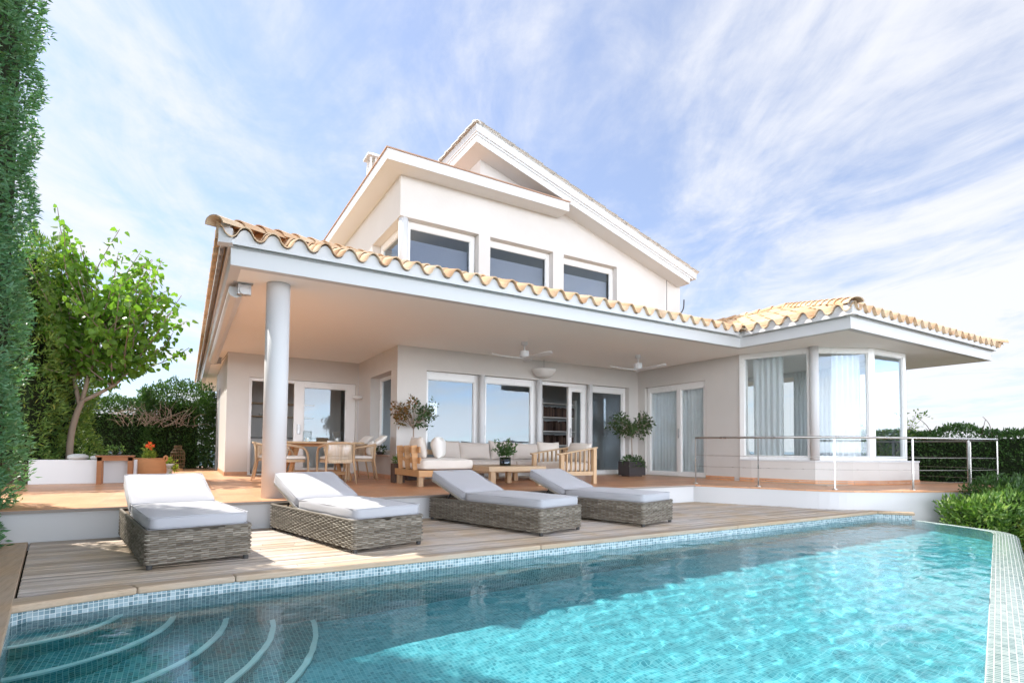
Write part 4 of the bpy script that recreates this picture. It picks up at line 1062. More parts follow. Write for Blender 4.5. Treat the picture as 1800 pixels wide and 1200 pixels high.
soft_box('seat_pad', 0.82, 0.74, 0.16, 'fabric_cream', AR, (0,0.0,0.236), puff=0.012, r=0.04, seed=31)
cushion((6.66,8.44,0.395), rad(90), rad(14), 0.70, 0.40, 0.22, 'fabric_cream', 'pale cushion standing against the back of the slatted armchair', 8)
# low coffee table
CT = root('coffee_table', 'low square oak table with thick top and block legs in front of the sofa', 'coffee table', (4.97, 8.42, 0))
mb = MB(); mb.box(4.36,7.86,0.262,5.52,8.98,0.348); part('table_top', mb, 'oak', CT, 0.008)
for x, y in ((4.42,7.90),(5.38,7.90),(5.28,8.80),(4.42,8.80)):
    mb = MB(); mb.box(x,y,0,x+0.095,y+0.095,0.261); part('leg', mb, 'oak_upright', CT)

# ---- dining table and chairs
DT = root('dining_table', 'oak dining table with rounded ends, splayed legs and low stretcher behind the porch column', 'dining table', (2.22, 11.0, 0))
def superell(a, b, n=2.6, N=56, cx=0, cy=0):
    out = []
    for k in range(N):
        t = 2*math.pi*k/N; c, s = math.cos(t), math.sin(t)
        out.append((cx+a*math.copysign(abs(c)**(2/n), c), cy+b*math.copysign(abs(s)**(2/n), s)))
    return out
mb = MB(); mb.prism(superell(0.90,0.66), 0.715, 0.752); mb.build('table_top', 'oak', DT, bevel=0.008, local=True)
mb = MB(); mb.prism(superell(0.62,0.42), 0.66, 0.714); mb.build('apron', 'teak', DT, local=True)
for sx in (-1,1):
    for sy in (-1,1):
        mb = MB(); mb.bar((sx*0.40,sy*0.22,0.66),(sx*0.58,sy*0.40,0.0),0.085,0.06,(0,0,1),0.06,0.05); mb.build('leg', 'teak', DT, bevel=0.006, local=True)
for sy in (-1,1):
    mb = MB(); mb.bar((-0.53,sy*0.36,0.15),(0.53,sy*0.36,0.15),0.045,0.07); mb.build('stretcher', 'teak', DT, bevel=0.004, local=True)
def make_chair():
    t = root('dining_chair', 'x', 'chair', group='rope backed dining chairs')
    hoop = catmull([(-0.265,0.24,0.0),(-0.27,0.235,0.30),(-0.275,0.215,0.52),(-0.282,0.13,0.625),(-0.285,-0.02,0.66),(-0.262,-0.18,0.69),(-0.16,-0.285,0.72),(0,-0.315,0.728)], 6)
    hoop = hoop+[Vector((-p.x,p.y,p.z)) for p in hoop[-2::-1]]
    n = len(hoop); rr_ = [0.017+0.006*min(1, min(i, n-1-i)/12) for i in range(n)]
    mb = MB(); mb.tube(hoop, rr_, 8); mb.build('arm_hoop', 'oak', t, smooth=True, local=True)
    for sx in (-1,1):
        mb = MB(); mb.tube([(sx*0.235,-0.25,0.70),(sx*0.245,-0.235,0.40),(sx*0.275,-0.305,0.0)], [0.021,0.022,0.014], 8); mb.build('leg', 'oak_upright', t, smooth=True, local=True)
    mb = MB(); P = superell(0.262,0.235,4.5,40,0,0.0)
    mb.prism(P, 0.375, 0.425); mb.build('seat_frame', 'oak', t, bevel=0.008, local=True)
    # cords wound between hoop and seat frame
    mb = MB(); back = [p for p in hoop if p.y < -0.12]; m = 34
    for k in range(m):
        u = k/(m-1)*(len(back)-1); i = min(int(u), len(back)-2); p = back[i].lerp(back[i+1], u-i)
        q = Vector((p.x*0.86, -0.225-0.02*(1-abs(p.x)/0.28), 0.40))
        mid = p.lerp(q, 0.5)+Vector((0,0.01,0)); rr = 0.0052
        mb.tube([p+Vector((0,0,0.01)), mid, q], rr, 5, cap=False)
    mb.build('rope_back', 'rope', t, smooth=True, local=True)
    mb = MB(); nn = 40
    for k in range(nn):
        x = -0.20+0.40*k/(nn-1); mb.tube([(x,-0.236,0.432),(x,-0.240,0.40),(x,-0.236,0.368)], 0.0052, 5, cap=False)
    mb.build('rope_wrap', 'rope', t, smooth=True, local=True)
    soft_box('seat_pad', 0.47, 0.43, 0.06, 'fabric_white', t, (0,0.01,0.426), puff=0.008, r=0.026, seed=40, wr=0.002)
    return t
CH = make_chair()
dup(CH, (3.02,10.72,0), rad(78), 'rope chair at the right end of the dining table, a pillow hung over its back')
dup(CH, (3.02,11.52,0), rad(96), 'rope chair close to the window recess, behind another chair at the table')
dup(CH, (1.62,10.42,0), rad(-72), 'rope chair partly hidden by the porch column, arm turned towards the deck')
dup(CH, (1.45,11.55,0), rad(-100), 'rope chair behind the porch column, at the far left of the table')
CH.location = (2.36,9.98,0); CH.rotation_euler = (0,0,rad(4)); CH['label'] = 'rope chair with its woven back turned to the pool'
cushion((3.17,10.70,0.49), rad(78), rad(12), 0.42, 0.30, 0.16, 'fabric_white', 'white pillow standing on the rope chair at the right end of the dining table', 12)
def drape(loc, rz, label, seed, w=0.44, h=0.30, tilt=rad(60)):
    o = pillow_mesh('cushion', w, h, 0.13, 'fabric_white', seed); o.location = loc; o.rotation_euler = (tilt,0,rz); return tag(o, label, 'cushion', 'loose cushions on the porch seats')
drape((3.26,10.66,0.70), rad(78), 'white pillow laid over the hoop of the right-hand dining chair', 13, tilt=rad(52))
drape((3.22,11.52,0.68), rad(96), 'white pillow on the hoop of the dining chair by the window recess', 14, tilt=rad(45))
o = pillow_mesh('cushion', 0.46, 0.30, 0.13, 'fabric_white', 15); o.location = (2.36,9.80,0.47); o.rotation_euler = (rad(12),0,rad(4))
tag(o, 'white pillow inside the dining chair whose back faces the pool', 'cushion', 'loose cushions on the porch seats')
for (x, y, lab) in ((2.02,10.92,'glass candle holder nearer the porch column on the dining table'),(2.62,11.08,'glass candle holder above the chair with its back to the pool')):
    t = root('candle_holder', lab, 'candle holder', (x,y,0.753), group='glass candle holders on the dining table')
    mb = MB(); mb.lathe([(0.0,0.0),(0.075,0.0),(0.08,0.01),(0.08,0.205),(0.075,0.205),(0.074,0.016),(0.0,0.014)]); mb.build('glass', 'clear_glass', t, smooth=True, local=True)
    mb = MB(); mb.lathe([(0.0,0.018),(0.035,0.018),(0.035,0.07),(0.0,0.072)], n=18); mb.build('candle', 'candle', t, local=True)
t = root('woven_basket', 'small square woven basket between the two candle holders on the dining table', 'basket', (2.33,11.02,0.753))
mb = MB(); weave(mb, [(-0.10,-0.07),(0.10,-0.07),(0.10,0.07),(-0.10,0.07)], 0.002, 0.085, 0.03, 8, 0.003); mesh_obj('woven_side', mb.v, mb.f, 'rattan_dark', t, rnd=mb.r, smooth=True, local=True)
mb = MB(); mb.box(-0.097,-0.067,0.001,0.097,0.067,0.05); mb.build('bottom', 'rattan_dark', t, local=True)
# plant pot on the window sill
def leaf_ball(n, c, rxyz, rng, up=0.3, power=0.5):
    d = rng.normal(size=(n,3)); d /= np.linalg.norm(d, axis=1, keepdims=True); r = rng.uniform(0,1,n)**power
    p = np.array(c)+d*r[:,None]*np.array(rxyz); q = d*0.8+rng.normal(size=(n,3))*0.6+np.array([0,0,up]); return p, q
rng = np.random.default_rng(7)
t = root('potted_plant', 'little trailing plant in a dark bowl on the window sill by the dining chairs', 'plant', (3.74,11.75,0.50))
mb = MB(); mb.lathe([(0.0,0.0),(0.07,0.0),(0.10,0.06),(0.09,0.06),(0.0,0.05)], n=18); mb.build('bowl', 'planter_dark', t, smooth=True, local=True)
p, q = leaf_ball(160, (0,0,0.12), (0.13,0.20,0.10), rng); leaf_mesh('foliage', p, q, 0.06, 0.45, 'leaf_pot', t, rng, local=True)

# vase of greenery on the coffee table
t = root('leafy_vase', 'green glass vase full of leafy cut branches standing on the low oak table', 'vase', (4.93,8.30,0.349))
mb = MB(); mb.lathe([(0.0,0.0),(0.098,0.0),(0.102,0.008),(0.102,0.15),(0.096,0.15),(0.094,0.014),(0.0,0.014)]); mb.build('glass', 'green_glass', t, smooth=True, local=True)
mb = MB(); mb.lathe([(0.0,0.016),(0.091,0.016),(0.091,0.10),(0.0,0.10)]); mb.build('stems', 'thicket_core', t, local=True)
P, Q = [], []; rng = np.random.default_rng(8)
for k in range(26):
    th, el = rng.uniform(0,6.28), rng.uniform(0.55,1.45); L = rng.uniform(0.22,0.40); d = np.array([math.cos(th)*math.cos(el), math.sin(th)*math.cos(el), math.sin(el)])
    for j in range(26):
        s = rng.uniform(0.25,1)*L; P.append(np.array([0,0,0.12])+d*s+rng.normal(size=3)*0.012); Q.append(d*0.5+rng.normal(size=3)*0.7)
leaf_mesh('foliage', P, Q, 0.05, 0.5, 'leaf_dark', t, rng, local=True)

# ---- standard trees in planters
def small_tree(t, h0, spread, hgt, n_br, mats, seed, leaf=0.055, per=30, bias=(0,0,0), lean=0.0):
    rng = np.random.default_rng(seed); mb = MB()
    mb.tube([(0,0,0.2),(0.012,0.0,0.5),(lean*0.5,0.005,h0-0.1),(lean,0,h0)], [0.017,0.015,0.013,0.012], 7)
    P = {m: [] for m in mats}; Q = {m: [] for m in mats}
    for k in range(n_br):
        th = 2*math.pi*k/n_br+rng.uniform(-.4,.4); sp = spread*rng.uniform(0.45,1.0); z = hgt*rng.uniform(0.35,1.0)-(0.25*hgt if rng.uniform()<0.3 else 0)
        a = Vector((lean,0,h0)); e = Vector((lean+math.cos(th)*sp+bias[0], math.sin(th)*sp*0.75, h0+z)); m1 = a.lerp(e,0.45)+Vector((0,0,0.06*hgt+rng.uniform(-.03,.05)))
        pts = catmull([a,m1,e],4); mb.tube(pts, [0.008*(1-i/len(pts))+0.0025 for i in range(len(pts))], 5)
        mat = mats[0] if len(mats) == 1 else (mats[1] if (e.x < lean-0.12) else mats[0])
        for j in range(int(rng.integers(2,5))):
            c = pts[-1].lerp(pts[max(0,len(pts)-4)], rng.uniform(0,0.9))+Vector(rng.normal(size=3)*0.05); 
            mb.tube([pts[-2], c], 0.002, 4)
            for q in range(per//3):
                d = rng.normal(size=3); P[mat].append(np.array(c)+d*0.038); Q[mat].append(d+np.array([0,0,-0.1]))
    mb.build('trunk', 'bark_pale', t, smooth=True, local=True)
    for m in mats:
        if P[m]: leaf_mesh('crown', P[m], Q[m], leaf, 0.48, m, t, rng, local=True)
t = root('potted_tree', 'bronze tinged standard tree rising behind the slatted end of the corner sofa', 'potted tree', (3.98,10.36,0), group='standard trees in planters')
mb = MB(); mb.box(-0.15,-0.12,0,0.15,0.12,0.34); mb.build('planter', 'planter_dark', t, bevel=0.008, local=True)
small_tree(t, 1.04, 0.60, 0.72, 19, ['leaf_pot','leaf_bronze'], 17, per=46, leaf=0.075, lean=0.0)
t = root('potted_tree', 'dark green standard tree in a square planter in the corner between the doors', 'potted tree', (9.50,9.86,0), group='standard trees in planters')
mb = MB(); mb.extrude([(-0.27,-0.2,0.03),(0.27,-0.2,0.03),(0.27,0.2,0.03),(-0.27,0.2,0.03)], (0,0,0.34)); mb.build('planter', 'planter_dark', t, bevel=0.01, local=True)
mb = MB(); mb.box(-0.2,-0.15,0,0.2,0.15,0.029); mb.build('plinth', 'planter_brown', t, local=True)
small_tree(t, 0.98, 0.68, 0.60, 22, ['leaf_pot'], 23, per=60, leaf=0.078)
rng = np.random.default_rng(29); p, q = leaf_ball(520, (0.02,-0.05,0.41), (0.34,0.26,0.10), rng, up=0.1); p[:,2] -= np.clip(np.hypot(p[:,0],p[:,1]*1.3)-0.22, 0, 1)*1.0
leaf_mesh('groundcover', p, q, 0.06, 0.5, 'leaf_dark', t, rng, local=True)
t = root('herb_planter', 'narrow brown planter with a tuft of bright herbs at the sofa end', 'planter', (3.44,9.73,0))
mb = MB(); mb.box(-0.105,-0.105,0.0,0.105,0.105,0.36); mb.build('planter', 'planter_brown', t, bevel=0.006, local=True)
rng = np.random.default_rng(31); p, q = leaf_ball(240, (0,0,0.42), (0.10,0.10,0.10), rng, up=0.7); leaf_mesh('foliage', p, q, 0.05, 0.4, 'leaf_bright', t, rng, local=True)

# ---- ceiling fans, wall lamps, awning, antenna
def fan(loc, label, a0):
    t = root('ceiling_fan', label, 'ceiling fan', loc, group='white three bladed ceiling fans')
    mb = MB(); mb.lathe([(0,0),(0.062,0),(0.062,-0.055),(0.03,-0.075),(0,-0.075)], n=20); mb.build('canopy', 'white_paint', t, smooth=False, local=True)
    mb = MB(); mb.tube([(0,0,-0.07),(0,0,-0.19)], 0.013, 10); mb.build('rod', 'white_paint', t, local=True)
    mb = MB(); mb.lathe([(0,-0.18),(0.085,-0.18),(0.092,-0.19),(0.092,-0.285),(0.07,-0.315),(0,-0.325)], n=24); mb.build('motor', 'white_paint', t, local=True)
    for k in range(3):
        a = a0+2*math.pi*k/3; d = Vector((math.cos(a),math.sin(a),0)); s = Vector((-d.y,d.x,0)); vs = []
        for u, w_, z in ((0.05,0.05,-0.315),(0.25,0.075,-0.31),(0.45,0.07,-0.295),(0.62,0.055,-0.275),(0.67,0.03,-0.27)):
            for e, dz in ((-1,0.016),(1,-0.016)):
                for th in (0,-0.010): vs.append(d*u+s*w_*e+Vector((0,0,z+dz+th)))
        fs = []
        for i in range(4):
            o = i*4; fs += [(o,o+2,o+6,o+4),(o+1,o+5,o+7,o+3),(o,o+4,o+5,o+1),(o+2,o+3,o+7,o+6)]
        fs += [(0,1,3,2),(16,18,19,17)]
        mb = MB(); mb.add(vs, fs); mb.build('blade', 'white_paint', t, bevel=0.002, local=True)
fan((5.68,8.86,H), 'white ceiling fan above the corner sofa', rad(168))
fan((8.60,8.73,H), 'white ceiling fan in front of the right-hand sliding doors', rad(166))
t = root('bowl_lamp', 'pale half bowl lamp hung on a thin rod above the open sliding door', 'lamp', (7.19,10.36,2.75))
mb = MB(); mb.lathe([(0.0,-0.43),(0.10,-0.42),(0.20,-0.37),(0.265,-0.29),(0.285,-0.235),(0.275,-0.235),(0.19,-0.36),(0.0,-0.415)], n=32); mb.build('bowl', 'lamp_shade', t, smooth=True, local=True)
mb = MB(); mb.tube([(0,0,0),(0,0,-0.40)], 0.006, 8); mb.build('rod', 'grey_metal', t, local=True)
t = root('wall_lamp', 'small half bowl wall lamp beside the window recess, above the dining chairs', 'lamp', (3.62,13.05,1.80))
mb = MB(); mb.lathe([(0.0,0.0),(0.06,0.005),(0.11,0.04),(0.13,0.09),(0.12,0.09),(0.06,0.02),(0.0,0.015)], (-0.07,0,0), n=24); mb.build('bowl', 'lamp_shade', t, smooth=True, local=True)
mb = MB(); mb.box(0.03,-0.04,0.02,0.059,0.04,0.09); mb.build('bracket', 'white_paint', t, local=True)
t = root('roller_awning', 'rolled white awning cassette with metal bracket under the left eave', 'awning', (0.50,10.9,2.6))
mb = MB(); prof = [(0.43,2.71),(0.42,2.63),(0.45,2.585),(0.515,2.565),(0.585,2.60),(0.60,2.66),(0.56,2.71)]
mb.extrude([(x,7.72,z) for x,z in prof], (0,6.6,0)); mb.build('cassette', 'white_paint', t, bevel=0.008)
for yy in (7.60, 14.33):
    mb = MB(); mb.box(0.47,yy,2.735,0.70,yy+0.09,2.749); mb.box(0.52,yy+0.015,2.60,0.68,yy+0.075,2.734); mb.tube([(0.60,yy-0.004,2.655),(0.60,yy+0.09,2.655)], 0.062, 18); mb.build('bracket', 'grey_metal', t, bevel=0.004)
for yy in (9.4, 12.2):
    mb = MB(); mb.box(0.50,yy,2.705,0.56,yy+0.06,2.749); mb.build('clamp', 'grey_metal', t)
mb = MB(); mb.tube(catmull([(0.46,14.40,2.58),(0.60,14.1,2.57),(0.70,13.7,2.64),(0.76,13.42,2.74)],5), 0.006, 6); mb.build('cable', 'cable', t)
t = root('antenna', 'thin aerial mast with a curved cable arm in front of the upper gable wall', 'antenna', (11.3,10.2,3.9))
mb = MB(); mb.tube([(11.27,10.35,3.9),(11.27,10.35,5.33)], 0.008, 6); mb.build('mast', 'dark_metal', t)
mb = MB(); mb.tube(catmull([(10.95,10.15,4.28),(11.3,10.2,4.33),(11.65,10.25,4.42),(11.85,10.28,4.6),(11.88,10.28,4.86)],5), 0.018, 7); mb.build('arm', 'dark_metal', t)

# ---- stainless railing along the curved terrace edge
RL = root('steel_railing', 'stainless steel railing with thin rods along the curved terrace edge before the bay', 'railing', (10.8, 4.5, 0))
rp = [(8.72,7.27),(9.03,6.12),(9.66,5.10),(10.85,4.42),(12.05,4.05),(13.05,3.95),(14.2,4.75),(14.5,6.3),(14.5,8.0)]
cv = catmull(rp, 8)
mb = MB(); mb.tube([(p.x,p.y,0.90) for p in cv], 0.021, 10); mb.build('handrail', 'steel', RL, smooth=True)
for z in (0.555,0.34,0.125):
    mb = MB(); mb.tube([(p.x,p.y,z) for p in cv], 0.0045, 6); mb.build('rod', 'steel', RL, smooth=True)
for i, (x, y) in enumerate(rp):
    mb = MB(); w_ = 0.012 if i < 3 else (0.016 if i < 4 else 0.026); a, b = rp[max(i-1,0)], rp[min(i+1,len(rp)-1)]; d = Vector((b[0]-a[0],b[1]-a[1],0)).normalized()*w_; nn = Vector((-d.y,d.x,0))*0.35
    mb.extrude([Vector((x,y,0.008))+d+nn, Vector((x,y,0.008))-d+nn, Vector((x,y,0.008))-d-nn, Vector((x,y,0.008))+d-nn], (0,0,0.872)); po = mb.build('post', 'steel', RL)
    mb = MB(); mb.lathe([(0,0.001),(0.05,0.001),(0.05,0.012),(0,0.012)], (x,y,0), 16); mb.build('base_plate', 'steel', po)

# ================================================================== GARDEN AT THE LEFT
o = MB(); o.box(-2.165,11.42,0,-0.72,11.62,0.40); tag(o.build('planter_wall', 'white_paint', bevel=0.01), 'low white garden wall under the mulberry tree', 'garden wall')
o = MB(); o.box(-7.0,11.63,0.0,-1.0,15.8,0.33); tag(o.build('planting_bed', 'soil'), kind='structure')
t = root('side_table', 'narrow reddish wooden table standing against the low white wall', 'table', (-1.0,11.28,0))
mb = MB(); mb.box(-1.27,11.10,0.452,-0.74,11.40,0.478); mb.build('table_top', 'red_wood', t, bevel=0.003)
mb = MB(); mb.box(-1.25,11.12,0.39,-0.76,11.145,0.451); mb.build('apron', 'red_wood', t)
for x in (-1.25,-0.83):
    for y in (11.12,11.32):
        mb = MB(); mb.box(x,y,0,x+0.07,y+0.055,0.451); mb.build('leg', 'red_wood', t, bevel=0.003)
rng = np.random.default_rng(41)
for k, (x, y, n, lab) in enumerate(((-1.08,11.24,34,'small glass of cut leaves on the wooden side table, nearer its middle'),(-0.95,11.27,26,'small glass of cut leaves at the right of the wooden side table'))):
    t = root('leaf_glass', lab, 'glass', (x,y,0.479), group='small glasses on the side table')
    mb = MB(); mb.lathe([(0,0),(0.03,0),(0.035,0.08),(0.032,0.08),(0.027,0.004),(0,0.004)], n=14); mb.build('glass', 'clear_glass', t, smooth=True, local=True)
    p, q = leaf_ball(n, (0,0,0.12), (0.09,0.07,0.06), rng, 0.2); leaf_mesh('foliage', p, q, 0.055, 0.5, 'leaf_bright', t, rng, local=True)
o = MB(); o.lathe([(0,0),(0.11,0.0),(0.15,0.03),(0.14,0.07),(0.08,0.095),(0,0.10)], (-1.55,11.52,0.401), 18); o.lathe([(0,0),(0.09,0.0),(0.12,0.03),(0.10,0.06),(0,0.08)], (-1.28,11.53,0.401), 16)
tag(o.build('folded_cloth', 'grey_pebble', smooth=True), 'crumpled grey cloth lying on top of the low white wall', 'cloth')
t = root('clay_urn', 'wide sandy clay urn with small lugs and a red flower beside the side table', 'urn', (-0.565,12.0,0))
mb = MB(); mb.lathe([(0,0.0),(0.235,0.0),(0.262,0.06),(0.278,0.16),(0.272,0.26),(0.25,0.36),(0.235,0.405),(0.245,0.42),(0.225,0.42),(0.215,0.37),(0.0,0.36)], n=40); mb.build('body', 'clay_jar', t, smooth=True, local=True)
mb = MB(); mb.tube(catmull([(0.232,0,0.35),(0.275,0,0.39),(0.27,0,0.45),(0.235,0,0.44),(0.228,0,0.40)],4), 0.018, 8); mb.build('handle', 'clay_jar', t, smooth=True, local=True)
p, q = leaf_ball(150, (0.0,0,0.46), (0.11,0.10,0.07), rng, 0.5); p2, q2 = leaf_ball(60, (-0.02,0,0.58), (0.07,0.06,0.09), rng, 0.6)
leaf_mesh('foliage', np.vstack([p,p2]), np.vstack([q,q2]), 0.06, 0.6, 'leaf_lime', t, rng, local=True)
p, q = leaf_ball(50, (0.0,-0.02,0.635), (0.06,0.05,0.05), rng, 0.2); leaf_mesh('flower', p, q, 0.045, 0.7, 'red_flower', t, rng, local=True)
t = root('flower_pot', 'low pot of lime green leaves half hidden behind the clay urn', 'plant pot', (-0.29,12.35,0))
mb = MB(); mb.lathe([(0,0),(0.08,0),(0.105,0.27),(0.12,0.27),(0.12,0.30),(0.095,0.30),(0.0,0.27)], n=20); mb.build('pot', 'fabric_underside', t, smooth=True, local=True)
p, q = leaf_ball(160, (0.03,0,0.22), (0.16,0.14,0.20), rng, 0.1); leaf_mesh('foliage', p, q, 0.075, 0.55, 'leaf_lime', t, rng, local=True)
t = root('rattan_lantern', 'tall brown rattan lantern on a wooden block before the rear hedge', 'lantern', (-0.16,16.45,0))
mb = MB(); mb.box(-0.12,-0.12,0,0.12,0.12,0.06); mb.build('block', 'teak', t, local=True)
mb = MB()
prof = [(0.10,0.065),(0.155,0.10),(0.165,0.30),(0.155,0.48),(0.10,0.56),(0.085,0.58),(0.085,0.66)]
for k in range(22):
    th = 2*math.pi*k/22; mb.tube([(r*math.cos(th),r*math.sin(th),z) for r,z in prof], 0.005, 4)
for r, z in ((0.10,0.07),(0.157,0.12),(0.163,0.2),(0.165,0.3),(0.16,0.4),(0.155,0.48),(0.10,0.56),(0.085,0.65)):
    mb.tube([(r*math.cos(2*math.pi*k/24),r*math.sin(2*math.pi*k/24),z) for k in range(25)], 0.006, 4)
mb.build('cage', 'rattan_dark', t, local=True)
mb = MB(); mb.lathe([(0,0.061),(0.035,0.061),(0.035,0.16),(0,0.165)], n=14); mb.build('candle', 'candle', t, local=True)

# ---- hedges
def hedge(name, label, cat, boxes, mat, leaf, dens, seed, width=0.36, lump=0.16, up=0.35, core='thicket_core', cr=0.55, group=None, sparse=None, out=0.8):
    """clipped or loose hedge: leafy shell following lumpy box shapes (cx,cy,z0, hx,hy,height, yaw), over a dark twiggy core"""
    rng = np.random.default_rng(seed); c0 = boxes[0]; t = root(name, label, cat, (c0[0],c0[1],c0[2]), group=group)
    P, Q = [], []; cm = MB()
    for (cx, cy, z0, hx, hy, h, yaw) in boxes:
        area = 2*(2*hx+2*hy)*h*0.5*2+4*hx*hy; n = int(area*dens); ca, sa = math.cos(yaw), math.sin(yaw)
        f = rng.uniform(0, 1, n); a1, a2, a3 = 2*hx*h, 2*hy*h, 4*hx*hy; tot = 2*a1+2*a2+a3; L = np.zeros((n,3)); Nn = np.zeros((n,3))
        u, v = rng.uniform(-1,1,n), rng.uniform(0,1,n); cum = 0
        for k, (ar, sgn) in enumerate(((a1,-1),(a1,1),(a2,-1),(a2,1),(a3,1))):
            m = (f >= cum/tot) & (f < (cum+ar)/tot); cum += ar
            if k < 2: L[m] = np.stack([u[m]*hx, np.full(m.sum(), sgn*hy), v[m]*h], 1); Nn[m] = (0,sgn,0)
            elif k < 4: L[m] = np.stack([np.full(m.sum(), sgn*hx), u[m]*hy, v[m]*h], 1); Nn[m] = (sgn,0,0)
            else: L[m] = np.stack([u[m]*hx, (v[m]*2-1)*hy, np.full(m.sum(), h)], 1); Nn[m] = (0,0,1)
        # round the shoulders, add lumps
        ex = np.clip(np.abs(L[:,0])/hx,0,1)**4*np.clip(L[:,2]/h,0,1)**6; ey = np.clip(np.abs(L[:,1])/hy,0,1)**4*np.clip(L[:,2]/h,0,1)**6
        L[:,2] -= 0.10*h*np.clip(ex+ey,0,1)*min(1, 0.6/h+0.3)
        g = np.zeros(n)
        for q in range(7):
            w_ = rng.normal(size=3)*[2.2,2.2,2.6]*(1+q*0.45); g += np.sin(L@w_+rng.uniform(0,6.28))/(1+q*0.35)
        depth = rng.exponential(0.30, n); off = lump*(g*0.30)-lump*1.1*np.clip(depth,0,1.8)+rng.normal(size=n)*0.02
        if sparse is not None:
            keep = rng.uniform(size=n) < sparse(L); 
        else: keep = np.ones(n, bool)
        L = L+Nn*off[:,None]; D = Nn*out+rng.normal(size=(n,3))*0.55+np.array([0,0,up])
        W_ = np.stack([cx+L[:,0]*ca-L[:,1]*sa, cy+L[:,0]*sa+L[:,1]*ca, z0+L[:,2]], 1); D2 = np.stack([D[:,0]*ca-D[:,1]*sa, D[:,0]*sa+D[:,1]*ca, D[:,2]], 1)
        ok = keep & (W_[:,2] > z0-0.05); P.append(W_[ok]); Q.append(D2[ok])
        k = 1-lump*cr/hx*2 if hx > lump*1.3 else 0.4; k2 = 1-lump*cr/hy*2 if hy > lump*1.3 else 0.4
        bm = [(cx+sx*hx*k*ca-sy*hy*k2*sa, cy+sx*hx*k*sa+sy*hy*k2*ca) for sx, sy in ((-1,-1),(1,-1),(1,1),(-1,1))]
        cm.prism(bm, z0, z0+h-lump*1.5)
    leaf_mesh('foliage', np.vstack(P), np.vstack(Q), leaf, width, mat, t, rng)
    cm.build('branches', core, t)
    return t
hedge('tall_hedge', 'towering dense blue green hedge closing the left side of the terrace', 'hedge', [(-2.36,4.9,-0.32,0.82,3.05,6.6,0.0)], 'leaf_cypress', 0.066, 1000, 51, width=0.34, lump=0.14, up=0.30)
hedge('olive_hedge', 'yellow tinged loose hedge behind the tall blue green hedge, beside the mulberry trunk', 'hedge', [(-3.1,13.6,0.0,1.05,1.5,4.4,0.0),(-2.55,14.9,0.0,0.75,1.0,2.9,0.2)], 'leaf_yellowish', 0.10, 420, 52, width=0.26, lump=0.30, up=0.5)
hedge('rear_hedge', 'dark leafy hedge across the rear of the garden, thin and twiggy at its top', 'hedge', [(-2.0,18.4,0.0,2.6,0.6,2.05,0.03),(-0.2,18.3,0.0,0.9,0.6,2.35,0.0)], 'leaf_dark', 0.085, 760, 53, width=0.45, lump=0.36)
# bare brown twigs through the thin upper part of the rear hedge
rng = np.random.default_rng(55); t = root('dry_thicket', 'bare brown twiggy bush tangled in the top of the rear hedge', 'bush', (-0.9,17.6,1.0)); mb = MB()
for k in range(95):
    p = Vector((-0.75+rng.normal()*0.45, 17.62+rng.normal()*0.12, 1.15+rng.uniform(0,0.35))); pts = [p]; d = Vector((rng.normal()*0.6, rng.normal()*0.25-0.05, 0.6+rng.uniform(0,0.6))).normalized()
    for j in range(5):
        d = (d+Vector(rng.normal(size=3)*0.35)).normalized(); pts.append(pts[-1]+d*rng.uniform(0.06,0.13))
    mb.tube(pts, [0.007,0.006,0.005,0.004,0.003,0.002], 4)
mb.build('twigs', 'bark_pale', t)
